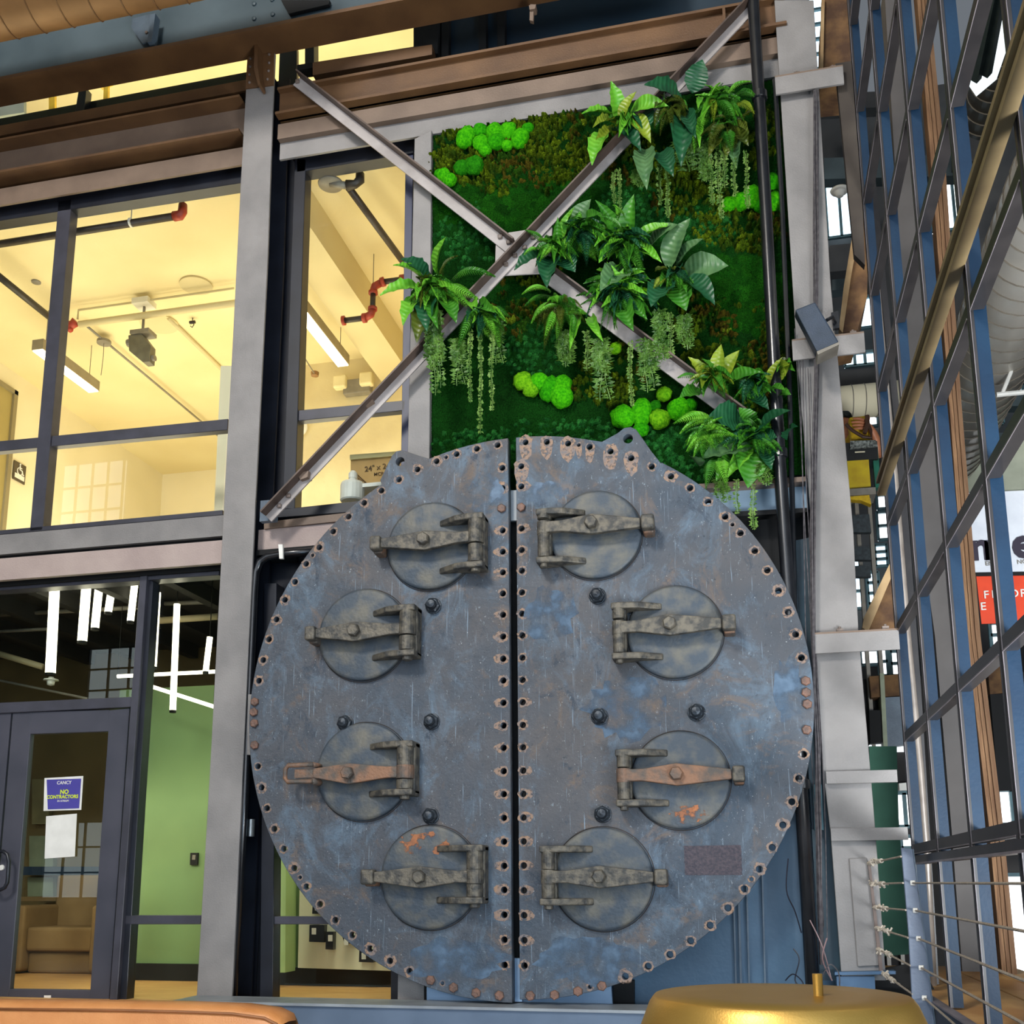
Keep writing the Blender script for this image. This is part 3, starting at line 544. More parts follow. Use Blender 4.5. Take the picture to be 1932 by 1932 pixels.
b = MB(); b.px([(660, 858), (770, 850), (770, 858), (660, 867)], 0.60, 0.14); b.build('flap', mat('cardboard_flap', (206, 192, 140), (196, 182, 130), 6, 0.8), t)
INK = mat('brown_ink', (92, 70, 44), (84, 62, 38), 5, 0.8)
text('lettering', '24" x 24"', 0.062, at(688, 890, 0.615), (math.pi/2, 0.06*-1, 0), INK, t)
text('lettering', 'MCP-', 0.04, at(705, 898, 0.615), RX, INK, t)
text('lettering', 'NOT GRID', 0.03, at(672, 903, 0.615), (math.pi/2, 0.72, 0), INK, t)
b = MB(); b.tube([at(665, 887, 0.61), at(664, 912, 0.61)], 0.003, 4); b.tube([at(665, 887, 0.61), at(704, 923, 0.61)], 0.003, 4); b.build('printed_triangle', INK, t)
wt = thing('work_table', 'pale work table behind the middle window under the cardboard box', 'table', (at(715, 930, 0.6)[0], 0.8, 4.28))
zt_ = min(at(682, 931, 0.62)[2], at(682, 931, 0.74)[2])-0.002; xa_, xb_ = at(678, 930, 0.6)[0], at(790, 930, 0.6)[0]
b = MB(); b.box((xa_, 0.42, zt_-0.03), (xb_, 1.2, zt_)); b.build('table_top', WHITEP, wt)
for x_ in (xa_+0.03, xb_-0.07):
    for y_ in (0.45, 1.12): b = MB(); b.box((x_, y_, 4.28), (x_+0.04, y_+0.04, zt_-0.03)); b.build('leg', GREYP, wt)
t = thing('spray_bottle', 'white plastic bottle with a cap on the middle window sill', 'bottle', at(665, 945, 0.45))
k = at(665, 940, 0.45); b = MB(); b.lathe(tuple(k), [(0.085, -0.03), (0.095, -0.02), (0.095, 0.10), (0.088, 0.12), (0.03, 0.14), (0.03, 0.16)], 20); b.build('bottle', WHITEP, t)
b = MB(); b.lathe(tuple(k+[0, 0, 0.16]), [(0.035, 0), (0.035, 0.04), (0.02, 0.06)], 14); b.build('cap', WHITEP, t)
# hanging dome lamp of the hall, mirrored in the left window
# ================================================================== ground room
TUBE = emis('tube_led', (255, 240, 214), 7.0)
for i, (x, y0, y1, wpx, Y, side) in enumerate(((97, 1110, 1270, 20, 0.85, 'longest of the five behind the storefront transom'), (157, 1106, 1210, 19, 0.95, 'second from left behind the storefront transom'),
        (181, 1106, 1185, 16, 1.05, 'third from left behind the storefront transom'), (206, 1103, 1155, 15, 1.12, 'shortest one behind the storefront transom'),
        (248, 1103, 1172, 14, 1.15, 'just left of the storefront mullion'), (290, 1118, 1258, 16, 1.0, 'just right of the storefront mullion'),
        (328, 1140, 1340, 13, 1.0, 'lowest hanging, in the middle of the sidelight'), (390, 1202, 1267, 12, 1.3, 'beside the left column behind the sidelight'))):
    Y *= 0.72; a = at(x+6, y0, Y); c = at(x-2, y1, Y); a[2] = min(a[2], 3.98); r = wpx/rpxm(x, y0, Y)/2*0.8
    t = thing('pendant_tube_light', 'glowing vertical tube pendant, '+side, 'light', c, 'vertical tube pendants in the ground room')
    xm = (a[0]+c[0])/2
    b = MB(); b.tube([(a[0], Y, a[2]), (c[0], Y, c[2])], r, 12); b.build('tube', TUBE, t)
    b = MB(); b.tube([(c[0], Y, c[2]), (c[0], Y, c[2]-0.02)], r*1.05, 12); b.build('end_cap', BLACK, t)
    if i > 4: b = MB(); b.tube([(a[0], Y, a[2]), (a[0], Y, 4.0)], 0.004, 5); b.build('cord', BLACK, t)
for (x0, y0, x1, y1, Y, lab) in ((222, 1276, 408, 1267, 1.25, 'thin horizontal glowing bar crossing the storefront mullion'), (276, 1292, 403, 1333, 1.2, 'thin slanting glowing bar in the sidelight')):
    p0, p1 = at(x0, y0, Y), at(x1, y1, Y); t = thing('bar_light', lab, 'light', p0); b = MB(); b.tube([p0, p1], 0.016, 8); b.build('tube', TUBE, t)
    for p in (p0, p1): b = MB(); b.tube([p, (p[0], p[1], 4.0)], 0.003, 5); b.build('cord', BLACK, t)
t = thing('pendant_cone_lamp', 'small white cone lamp hanging below the longest tube', 'lamp', at(96, 1290, 1.1))
k = at(96, 1288, 1.1); b = MB(); b.lathe(tuple(k), [(0.065, 0.02), (0.06, 0.03), (0.03, 0.03), (0.02, 0.05)], 20); b.lathe(tuple(k), [(0.001, -0.03), (0.03, -0.02), (0.035, 0.02), (0.001, 0.02)], 16); b.build('shade', WHITEP, t, smooth=True)
b = MB(); b.tube([k+[0, 0, 0.05], (k[0], k[1], 4.0)], 0.004, 5); b.build('cord', BLACK, t)
for (x0, y0, x1, y1, Y, r, lab, m) in ((-10, 1160, 262, 1146, 1.3, 0.02, 'upper thin pipe crossing the dark ground room ceiling', 'GREYP'), (-10, 1192, 100, 1186, 1.5, 0.016, 'short pale pipe left of the longest tube', 'GREYP'),
        (-10, 1231, 80, 1258, 1.4, 0.03, 'pale slanting duct edge left of the cone lamp', 'W'), (-10, 1282, 165, 1318, 1.4, 0.012, 'thin slanting rail below the cone lamp', 'GREYP'), (292, 1140, 412, 1135, 1.4, 0.02, 'upper pipe across the sidelight top', 'GREYP'),
        (300, 1171, 412, 1163, 1.35, 0.03, 'brass-lit pipe across the sidelight', 'W')):
    pipe('ceiling_pipe', [at(x0, y0, Y), at(x1, y1, Y)], r, GREYP if m == 'GREYP' else mat('pale_pipe', (190, 176, 140), (176, 160, 124), 6, 0.5), lab)
k = at(364, 1620, 1.6); t = thing('wall_switch', 'small black control panel on the green wall', 'switch', k)
b = MB(); b.px([(359, 1609), (373, 1609), (372, 1632), (358, 1632)], 1.595, 0.02); b.build('plate', BLACK, t); b = MB(); b.px([(363, 1613), (369, 1613), (368, 1622), (362, 1622)], 1.592, 0.004); b.build('keypad', GREYP, t)
# lounge furniture seen through the door
SB = mat('brown_upholstery', (142, 116, 78), (124, 100, 66), 3, 0.8)
t = thing('lounge_chair', 'brown upholstered lounge chair seen through the door glass', 'chair', atZ(95, 1835, 0.7))
g = atZ(110, 1832, 0.72); gx = g[0]; gy = g[1]
for nm, a, c in (('back_rest', (-0.35, 0.35, 0.35), (0.45, 0.5, 0.9)), ('seat', (-0.3, -0.1, 0.2), (0.42, 0.4, 0.42)), ('arm_rest', (-0.5, -0.15, 0.02), (-0.3, 0.5, 0.62)), ('arm_rest', (0.4, -0.15, 0.02), (0.58, 0.5, 0.62)), ('base', (-0.3, -0.05, 0.0), (0.4, 0.35, 0.2))):
    b = MB(); b.box((gx+a[0], gy+a[1], 0.7+a[2]), (gx+c[0], gy+c[1], 0.7+c[2])); bevel(b.build(nm, SB, t), 0.03, 3)
for x0, y0, x1, y1, c, lab in ((60, 1470, 92, 1555, (128, 120, 84), 'tall olive panel behind the upper notice'), (55, 1577, 100, 1640, (132, 140, 116), 'pale cabinet panel left of the blank sheet'), (52, 1655, 100, 1692, (136, 146, 122), 'low pale cabinet panel above the lounge chair')):
    b = MB(); b.px([(x0, y0), (x1, y0), (x1, y1), (x0, y1)], 3.12, 0.06); tag(b.build('cabinet_panel', mat('cab_%d' % x0, c)), lab, 'cabinet')
b = MB(); b.px([(40, 1635), (200, 1635), (200, 1651), (40, 1651)], 3.0, 0.06); tag(b.build('wall_stripe', mat('navy_stripe', (34, 54, 78), (30, 48, 70))), 'dark blue rail on the wall seen through the door', 'rail')
b = MB(); b.px([(30, 1692), (200, 1692), (200, 1700), (30, 1700)], 2.7, 0.4); tag(b.build('counter_top', SB), 'brown counter top behind the lounge chair', 'counter')
# ---------- electrical panel room
t = thing('panel_board', 'white electrical board with black breakers behind the lower left of the plate', 'board', at(650, 1830, 1.3))
b = MB(); b.px([(566, 1640), (745, 1640), (742, 1832), (562, 1826)], 1.36, 0.05); b.build('backboard', mat('cream_board', (238, 232, 204), (228, 222, 194), 2, 0.7), t)
for pts in (((584, 1745), (612, 1745), (611, 1778), (583, 1777)), ((615, 1758), (629, 1758), (628, 1792), (614, 1791)), ((645, 1765), (668, 1765), (667, 1780), (650, 1780)), ((678, 1792), (704, 1792), (704, 1816), (677, 1815)), ((590, 1700), (606, 1700), (606, 1724), (589, 1724))):
    b = MB(); b.px(pts, 1.30, 0.07); o = b.build('breaker', NAVY, t)
    x0, y0 = pts[0]; b = MB(); b.px([(x0+4, y0+6), (x0+12, y0+6), (x0+12, y0+18), (x0+4, y0+18)], 1.295, 0.01); b.build('breaker_label', WHITEP, t)
b = MB(); b.px([(527, 1755), (533, 1755), (532, 1778), (526, 1778)], 1.38, 0.03); tag(b.build('wall_outlet', BLACK), 'small black outlet on the green wall left of the electrical board', 'outlet')
b = MB(); b.px([(523, 1600), (540, 1600), (538, 1835), (520, 1835)], 1.2, 0.2); tag(b.build('wall_pier', mat('pale_green_pier', (170, 196, 130), (160, 186, 120), 3, 0.7)), 'pale green wall pier at the left of the electrical board', 'pier')
# ================================================================== boiler plate
PY = -0.15; PT = 0.075
def plate_material():
    m = bpy.data.materials.new('weathered_boiler_iron'); m.use_nodes = True; n = m.node_tree; L = n.links.new; b = n.nodes['Principled BSDF']
    g = n.nodes.new('ShaderNodeNewGeometry')
    def noise_(s, d, r=0.6, st=(1, 1, 1), dist=0.0):
        mp = n.nodes.new('ShaderNodeMapping'); mp.inputs['Scale'].default_value = st; L(g.outputs['Position'], mp.inputs[0])
        z = n.nodes.new('ShaderNodeTexNoise'); z.inputs['Scale'].default_value = s; z.inputs['Detail'].default_value = d; z.inputs['Roughness'].default_value = r; z.inputs['Distortion'].default_value = dist
        L(mp.outputs[0], z.inputs['Vector']); return z.outputs['Fac']
    def ramp(f, p0, p1, c0=(0, 0, 0, 1), c1=(1, 1, 1, 1)):
        r = n.nodes.new('ShaderNodeValToRGB'); r.color_ramp.elements[0].position = p0; r.color_ramp.elements[1].position = p1
        r.color_ramp.elements[0].color = c0; r.color_ramp.elements[1].color = c1; L(f, r.inputs[0]); return r.outputs[0]
    def mix(f, a, c):
        x = n.nodes.new('ShaderNodeMix'); x.data_type = 'RGBA'; L(f, x.inputs[0])
        for s, v in ((6, a), (7, c)):
            if isinstance(v, tuple): x.inputs[s].default_value = v
            else: L(v, x.inputs[s])
        return x.outputs[2]
    c = ramp(noise_(0.8, 5, 0.65, (1, 1, 0.8), 0.6), 0.36, 0.64, lin((60, 73, 86)), lin((84, 83, 85)))
    c = mix(ramp(noise_(3.0, 9, 0.75, (1, 1, 0.7), 0.9), 0.50, 0.70), c, lin((92, 111, 128)))
    c = mix(ramp(noise_(2.3, 8, 0.75, (1, 1, 1), 1.4), 0.54, 0.72), c, lin((112, 94, 78)))
    c = mix(ramp(noise_(5.0, 9, 0.8, (1, 1, 0.7), 0.5), 0.56, 0.66), c, lin((46, 58, 72)))
    c = mix(ramp(noise_(34, 8, 0.8, (1, 1, 0.5)), 0.60, 0.70), c, lin((142, 156, 166)))
    c = mix(ramp(noise_(22, 8, 0.85), 0.58, 0.68), c, lin((40, 48, 58)))
    c = mix(ramp(noise_(11, 4, 0.5, (8, 1, 0.3)), 0.66, 0.74), c, lin((118, 134, 148)))
    c = mix(ramp(noise_(90, 3, 0.6), 0.70, 0.76), c, lin((196, 200, 200)))
    L(c, b.inputs['Base Color']); b.inputs['Metallic'].default_value = 0.25
    L(ramp(noise_(7, 5), 0.3, 0.7, (0.42,)*3+(1,), (0.62,)*3+(1,)), b.inputs['Roughness'])
    bp = n.nodes.new('ShaderNodeBump'); bp.inputs['Strength'].default_value = 0.4; bp.inputs['Distance'].default_value = 0.014
    L(noise_(30, 8, 0.7), bp.inputs['Height']); L(bp.outputs[0], b.inputs['Normal']); return m
IRON = plate_material()
HATCH = mat('hatch_iron', (66, 76, 86), (104, 102, 94), 9, 0.55, metal=0.25, bump=0.35, bscale=45, lo=0.4, hi=0.7)
HINGE = mat('worn_hinge_iron', (108, 102, 90), (64, 64, 62), 22, 0.55, metal=0.3, bump=0.5, bscale=60, lo=0.4, hi=0.62)
RUSTY = mat('rusty_iron', (140, 104, 80), (88, 82, 76), 11, 0.6, metal=0.2, bump=0.5, bscale=60, lo=0.38, hi=0.62)
NUT = mat('dark_cap_nut', (58, 66, 74), (38, 42, 48), 20, 0.35, metal=0.4, bump=0.4)
RB = mat('brown_bolt_head', (126, 92, 76), (92, 74, 66), 25, 0.5, metal=0.2, bump=0.5)
def curve_plate(name, outline, holes, material, parent):
    cu = bpy.data.curves.new(name, 'CURVE'); cu.dimensions = '2D'; cu.fill_mode = 'BOTH'; cu.extrude = PT/2; cu.bevel_depth = 0.002; cu.bevel_resolution = 0
    def spl(pts):
        s = cu.splines.new('POLY'); s.points.add(len(pts)-1)
        for i, (x, z) in enumerate(pts): s.points[i].co = (x, z, 0, 1)
        s.use_cyclic_u = True
    spl(outline)
    for (hx, hz, hr) in holes: spl([(hx+hr*math.cos(2*math.pi*k/18), hz+hr*math.sin(2*math.pi*k/18)) for k in range(18)])
    t = bpy.data.objects.new(name, cu); col.objects.link(t); bpy.context.view_layer.update()
    me = bpy.data.meshes.new_from_object(t.evaluated_get(bpy.context.evaluated_depsgraph_get())); bpy.data.objects.remove(t)
    me.name = name; v = np.zeros(len(me.vertices)*3); me.vertices.foreach_get('co', v); v = v.reshape(-1, 3)
    wv = np.stack([v[:, 0], PY+PT/2-v[:, 2], v[:, 1]], 1); c = WORLD[parent.name]
    me.vertices.foreach_set('co', (wv-c).ravel()); me.materials.clear(); me.materials.append(material); me.update()
    o = bpy.data.objects.new(name, me); col.objects.link(o); o.parent = parent; WORLD[o.name] = c.copy(); return o
PL = lambda x, y: (lambda p: (p[0], p[2]))(at(x, y, PY))
HL = [(939,840),(900,847),(861.6,857),(842,863,1),(824,870.5),(788,886),(753,905),(720,926),(687.5,949),(658,975),(629,1003),(602.7,1033),(590,1048,1),(578,1064),(557,1098),(538,1132),(522,1169),(508,1206.5),(497,1245.5),(489,1284.5),(487,1446),(494,1486),(504,1525),(518,1564),(536,1601.5),(555.5,1638),(566.6,1655.5,1),(578.4,1673),(604,1706),(633,1736),(665,1764),(699,1790),(736,1813),(773,1832.5),(835,1855,1)]
HL += [(948+4*(y-883)/940, y) for y in (883,921,1001,1041,1080,1120,1160,1201,1243,1284,1326,1369,1411,1455,1498.5,1543,1588,1633.6,1679,1726,1773,1820.6)]
BL_ = [(482,1324.5),(480,1344),(481,1365),(481.6,1406),(813,1849),(856.4,1863),(899,1873),(943,1878),(947,960)]
HR = [(991.7,834.8),(1031.7,834),(1072,837),(1092,840,1),(1112.5,843.5),(1152,852),(1191,864.6),(1229.6,880.4),(1266,899),(1302,921),(1336,947),(1368,975),(1382,990,1),(1397,1006),(1424,1039.4),(1447.6,1076),(1468.7,1114.6),(1487,1155),(1501,1197),(1512,1241),(1516,1423),(1507,1468.6),(1494,1512.7),(1477,1556.5),(1457,1599),(1432.7,1639.8),(1418,1658.7,1),(1404.7,1677),(1373.7,1713),(1339.8,1745.7),(1303,1775),(1264,1801),(1223,1823),(1180,1842),(1113,1862,1)]
HR += [(983.5+6*(y-880)/940, y) for y in (880,918,997.5,1038,1077,1118,1158,1199,1241,1283,1325,1368,1410,1454,1498,1542.6,1587.6,1633,1680,1727,1774,1822)]
BR_ = [(1520,1285.4),(1521,1307),(1523,1329),(1522,1377.5),(1136,1860),(1091,1870),(1047,1877),(1001,1878.6),(984,958)]
def half(side):
    L = side == 'L'
    cx, cz, r = (-1.479, 2.640, 1.866) if L else (-1.438, 2.650, 1.855)
    top = PL(958, 829) if L else PL(974, 826); bot = PL(966, 1889) if L else PL(981.5, 1892)
    xe = top[0]
    sgn = -1 if L else 1
    lug = [(718,906),(734,872),(740,860),(748,852),(757,850),(765,852),(795,862),(810,866)] if L else [(1136,834),(1165,818),(1178,808),(1190,806),(1200,811),(1208,822),(1228,851),(1247,875)]
    lugp = [PL(x, y) for x, y in lug]
    angs = np.linspace(math.pi/2, -math.pi/2, 97); pts = []
    A = [math.atan2(p[1]-cz, abs(p[0]-cx)) for p in (lugp if not L else lugp[::-1])]
    hi, lo = max(A[0], A[-1]), min(A[0], A[-1]); done = False
    for a in angs:
        if lo < a < hi:
            if not done:
                pts += (lugp[::-1] if L else lugp); done = True
            continue
        pts.append((cx+sgn*r*math.cos(a), cz+r*math.sin(a)))
    pts = [p for p in pts if (p[0] < xe-0.002 if L else p[0] > xe+0.002)]
    def edge_z(x, s): return cz+s*math.sqrt(max(0, r*r-(x-cx)**2))
    pts = [(xe, edge_z(xe, 1))]+pts+[(bot[0], edge_z(bot[0], -1))]
    t = thing('boiler_plate', ('left' if L else 'right')+' half of the huge round iron boiler plate'+(', one bar rusty with a wire loop' if L else ', rough dark patch low down'), 'boiler plate', (xe, PY, bot[1]))
    holes = []
    for h in (HL if L else HR):
        x, z = PL(h[0], h[1]); holes.append((x, z, 0.013 if len(h) == 3 else 0.0215))
    lx, lz = PL(*((755, 871) if L else (1185, 828))); holes.append((lx, lz, 0.034))
    curve_plate('plate', pts, holes, IRON, t)
    # bare rust rings round the holes (stains, one joined part)
    b = MB()
    for (x, z, hr) in holes[:-1]:
        big = random.random(); dx, dz = (0, 0)
        d = math.hypot(x-cx, z-cz)
        if not L and z > 4.25 and x < -0.6: dz = -0.05; big = 1.6
        if d < 1.6: dx = (0.03*sgn if random.random() < 0.6 else 0); 
        R1 = hr*(1.55+0.7*big*random.random()); nn = 16; v = []; f = []
        for k in range(nn):
            a = 2*math.pi*k/nn; v.append((x+hr*1.02*math.cos(a), PY-0.0035, z+hr*1.02*math.sin(a)))
        for k in range(nn):
            a = 2*math.pi*k/nn; rr = R1*(0.85+0.3*random.random()); wx = max(0, math.cos(a)*np.sign(dx) if dx else 0); wz = max(0, math.sin(a)*np.sign(dz) if dz else 0)
            v.append((x+rr*math.cos(a)+dx*wx, PY-0.0032, z+rr*math.sin(a)+dz*wz*1.6))
        f = [[k, (k+1) % nn, (k+1) % nn+nn, k+nn] for k in range(nn)]; b.add(v, f)
    o = b.build('rust_ring', rust_mat, t); o['kind'] = 'stuff'
    for (x, y) in (BL_ if L else BR_):
        p = at(x, y, PY); hexhead((p[0], PY, p[2]), 0.031, 0.022, random.random()).build('bolt', RB, t)
    return t
def stain_material():
    m = bpy.data.materials.new('bare_rust_ring'); m.use_nodes = True; n = m.node_tree; L = n.links.new; b = n.nodes['Principled BSDF']
    g = n.nodes.new('ShaderNodeNewGeometry'); z = n.nodes.new('ShaderNodeTexNoise'); z.inputs['Scale'].default_value = 26; z.inputs['Detail'].default_value = 6; L(g.outputs['Position'], z.inputs['Vector'])
    r = n.nodes.new('ShaderNodeValToRGB'); r.color_ramp.elements[0].position = 0.40; r.color_ramp.elements[1].position = 0.66; r.color_ramp.elements[0].color = lin((150, 120, 96)); r.color_ramp.elements[1].color = lin((108, 104, 106))
    L(z.outputs['Fac'], r.inputs[0]); L(r.outputs[0], b.inputs['Base Color']); b.inputs['Roughness'].default_value = 0.6
    z2 = n.nodes.new('ShaderNodeTexNoise'); z2.inputs['Scale'].default_value = 45; z2.inputs['Detail'].default_value = 4; L(g.outputs['Position'], z2.inputs['Vector'])
    r2 = n.nodes.new('ShaderNodeValToRGB'); r2.color_ramp.elements[0].position = 0.34; r2.color_ramp.elements[1].position = 0.50; L(z2.outputs['Fac'], r2.inputs[0])
    L(r2.outputs[0], b.inputs['Alpha']); return m
rust_mat = stain_material()
plL = half('L'); plR = half('R')
def hatch(parent, c, rpx, side, pin, py, latch, bolt, rusty, loop=False, lab=None, style=0):
    """c: cover centre, pin: (x0,x1) px of hinge barrel, py: (y0,y1), latch (x0,x1,y0,y1)"""
    k = at(c[0], c[1], PY); kx, kz = k[0], k[2]; r = rpx/rpxm(c[0], c[1], PY)
    s = 1 if side == 'R' else -1
    t_ = MB(); t_.lathe((kx, PY, kz), [(r*1.0, 0.0), (r*1.0, 0.034), (r*0.985, 0.042), (r*0.93, 0.045), (r*0.4, 0.048), (0.001, 0.049)], 64, 'y')
    cover = t_.build('hatch_cover', HATCH, parent, smooth=True); cover.data.polygons.foreach_set('use_smooth', [True]*len(cover.data.polygons))
    tag(cover, lab)
    b = MB(); b.lathe((kx, PY, kz), [(r*1.012, 0.0), (r*1.018, 0.004), (r*1.03, 0.004), (r*1.035, 0.0)], 64, 'y'); b.build('cover_shadow_ring', mat('dark_shadow_ring', (34, 34, 34), (60, 48, 40), 12, 0.8), cover)  # dark ring added round the cover, its contour shadow put into colour
    Yb = PY-0.115
    p0 = at((pin[0]+pin[1])/2, py[0], Yb-0.02); p1 = at((pin[0]+pin[1])/2, py[1], Yb-0.02); bx = (p0[0]+p1[0])/2
    br = (pin[1]-pin[0])/2/rpxm(c[0], c[1], Yb)*0.92
    z0, z1 = p1[2]+0.03, p0[2]-0.0
    zm = at((pin[0]+pin[1])/2, (bolt[1]+c[1]*0)/1, Yb-0.02)[2]
    hm = HINGE
    b = MB()
    z0b, z1b = z0+0.035, z1-0.03
    b.lathe((bx, Yb, 0), [(br*0.98, z0b), (br, z0b+0.01), (br, zm-0.052), (br*0.98, zm-0.046)], 20)
    b.build('hinge_barrel', hm, cover, smooth=False)
    b = MB(); b.lathe((bx, Yb, 0), [(br*0.98, zm+0.046), (br, zm+0.052), (br, z1b-0.01), (br*0.98, z1b)], 20); b.build('hinge_barrel', hm, cover, smooth=False)
    b = MB(); b.lathe((bx, Yb, 0), [(br*0.45, z0-0.035), (br*0.62, z0-0.03), (br*0.62, z0), (br*0.5, z0+0.01)], 14); b.build('hinge_pin', hm, cover)
    # bracket: back plate + two arms reaching over the cover
    L_ = 0.27; inn = -s
    b = MB(); b.box((bx-br*0.9, PY-0.10, z0), (bx+br*1.15, PY, z1)); bevel(b.build('bracket_back', hm, cover), 0.012, 2)
    for zc_, up in ((z1-0.02, 1), (z0+0.012, 0)):
        th = 0.042
        prof = [(bx-inn*br*1.15, Yb-br*0.9), (bx+inn*br*0.9, Yb-br*0.95), (bx+inn*(br+0.09), Yb-br*0.55), (bx+inn*L_, PY-0.055), (bx+inn*(L_+0.002), PY-0.03), (bx-inn*br*1.15, PY)]
        dz = 0.0
        b = MB(); q = [np.array([x, y, zc_-th/2]) for x, y in prof]; b.prism(q, (0, 0, th)); bevel(b.build('bracket_arm', hm, cover), 0.009, 2)
    # strap bar
    Ys = Yb-0.015; e = at(latch[0] if s > 0 else latch[1], 0, Ys)
    xe = at((latch[1] if s > 0 else latch[0]), (latch[2]+latch[3])/2, Ys)[0]; ze = at(latch[0], (latch[2]+latch[3])/2, Ys)[2]
    zb = zm; bxx = at(bolt[0], bolt[1], Ys-0.04)[0]; zbo = at(bolt[0], bolt[1], Ys-0.04)[2]
    # keep the bar level
    zb = (zbo+zm)/2; ze = zb+(ze-zb)*0.35
    h0, h1, h2 = 0.038, 0.072, 0.030
    xs0 = bx-inn*br*0.2
    prof = [(xs0, zb-h0), (xs0, zb+h0), (bx+inn*0.12, zb+h0*0.95), (bxx, zb+h1*0.9), (xe, ze+h2), (xe, ze-h2), (bxx, zb-h1), (bx+inn*0.12, zb-h0)]
    b = MB(); b.prism([np.array([x, Ys-0.022, z]) for x, z in prof], (0, 0.045, 0)); bevel(b.build('strap_bar', RUSTY if rusty else HINGE, cover), 0.006, 2)
    b = MB(); b.lathe((bx, Yb, 0), [(br*1.06, zb-0.043), (br*1.08, zb-0.036), (br*1.08, zb+0.036), (br*1.06, zb+0.043)], 20); b.build('strap_eye', RUSTY if rusty else HINGE, cover)
    hexhead((bxx, Ys-0.022, zb), 0.044, 0.045, 0.3+random.random()).build('centre_bolt', RUSTY if rusty else HINGE, cover)
    b = MB(); b.lathe((bxx, PY, zb), [(0.024, 0.03), (0.024, 0.12)], 12, 'y'); b.build('bolt_shank', HINGE, cover)
    # latch
    lx0 = at(latch[0], latch[2], Ys-0.02)[0]; lx1 = at(latch[1], latch[2], Ys-0.02)[0]; lw = abs(lx1-lx0); lc = (lx0+lx1)/2
    if loop:
        b = MB(); zt = ze+0.055; zl = ze-0.055; o_ = lx0
        b.tube([(lx1, Ys-0.03, zt), (o_+0.02, Ys-0.03, zt), (o_, Ys-0.03, zt-0.025), (o_, Ys-0.03, zl+0.025), (o_+0.02, Ys-0.03, zl), (lx1, Ys-0.03, zl)], 0.016, 8)
        b.tube([(lx1, Ys-0.03, zt), (lx1, PY, zt)], 0.018, 8); b.tube([(lx1, Ys-0.03, zl), (lx1, PY, zl)], 0.022, 8); b.build('latch_loop', RUSTY, cover, smooth=True)
        b = MB(); b.prism([np.array([x, Ys-0.015, z]) for x, z in ((xe, ze-0.03), (xe, ze+0.03), (lx0+0.06, ze+0.028), (lx0+0.06, ze-0.028))], (0, 0.03, 0)); b.build('bar_tip', RUSTY, cover)
    else:
        b = MB(); b.box((lc-lw/2, Ys-0.045, ze-0.048), (lc+lw/2, Ys+0.035, ze+0.048)); bevel(b.build('latch_block', HINGE, cover), 0.014, 3)
        b = MB(); b.box((lc-lw*0.42, Ys+0.02, ze-0.06), (lc+lw*0.42, PY, ze+0.035)); bevel(b.build('latch_lug', RUSTY, cover), 0.012, 2)
    return cover
hatch(plL, (815,1032), 81, 'R', (881,911), (969,1077), (699,719,1014,1040), (798,1014), False, lab='round hatch cover, topmost on the left half')
hatch(plL, (688,1199), 83, 'R', (751,783), (1142,1244), (577,596,1182,1212), (667,1187), False, lab='round hatch cover, second from top on the left half')
hatch(plL, (688,1456), 87, 'R', (746,779), (1398,1507), (540,592,1442,1472), (655,1457), True, loop=True, lab='round hatch cover with a rusty bar and wire loop latch')
hatch(plL, (813,1655), 92, 'R', (878,911), (1594,1712), (682,706,1640,1668), (790,1654), False, lab='round hatch cover with orange scorch marks, lowest on the left half')
hatch(plR, (1125,1011), 85, 'L', (1012,1037), (960,1068), (1209,1234,978,1020), (1115,990), False, lab='round hatch cover, topmost on the right half')
hatch(plR, (1274,1194), 90, 'L', (1154,1180), (1137,1250), (1362,1388,1164,1202), (1263,1179.5), False, lab='round hatch cover, second from top on the right half')
hatch(plR, (1284,1472), 93, 'L', (1162,1190), (1414,1528), (1381,1405,1449,1484), (1276,1461), True, lab='round hatch cover with an orange rust patch')
hatch(plR, (1138,1658), 95, 'L', (1019,1048), (1596,1715), (1234,1259,1640,1676), (1130,1654), False, lab='round hatch cover, lowest on the right half')
for P, lst in ((plL, ((813,1136),(646,1359),(810,1356),(808,1535))), (plR, ((1125,1117),(1129,1346),(1313,1338),(1135,1531)))):
    for x, y in lst:
        p = at(x, y, PY-0.06); c = (p[0], PY, p[2]-0.012)
        b = MB(); b.lathe(c, [(0.058, 0), (0.056, 0.008), (0.05, 0.01)], 20, 'y'); b.build('washer', NUT, P)
        hexhead((c[0], PY-0.008, c[2]), 0.052, 0.035, random.random(), 0.035).build('cap_nut', NUT, P)
# rough patch and rust marks: worn areas that stand a hair proud of the iron
def blotch(name, cxp, cyp, wpx, hpx, m, parent, ragged=0.12, n=40, square=False, Y=PY-0.004):
    k = at(cxp, cyp, Y); s = rpxm(cxp, cyp, Y); v = [tuple(k)]; 
    for i in range(n):
        a = 2*math.pi*i/n; q = 1+ragged*(random.random()-0.5)*2
        if square: mm = max(abs(math.cos(a)), abs(math.sin(a))); q = (1+ragged*0.2*(random.random()-0.5))/mm
        v.append((k[0]+wpx/2/s*math.cos(a)*q, Y, k[2]+hpx/2/s*math.sin(a)*q))
    return mesh_obj(name, v, [[0, i+1, (i+1) % n+1] for i in range(n)], m, parent)
blotch('rough_patch', 1345, 1623, 108, 56, mat('rough_dark_patch', (88, 80, 86), (64, 62, 72), 60, 0.8, bump=1.0, bscale=90), plR, 0.12, 64, True)
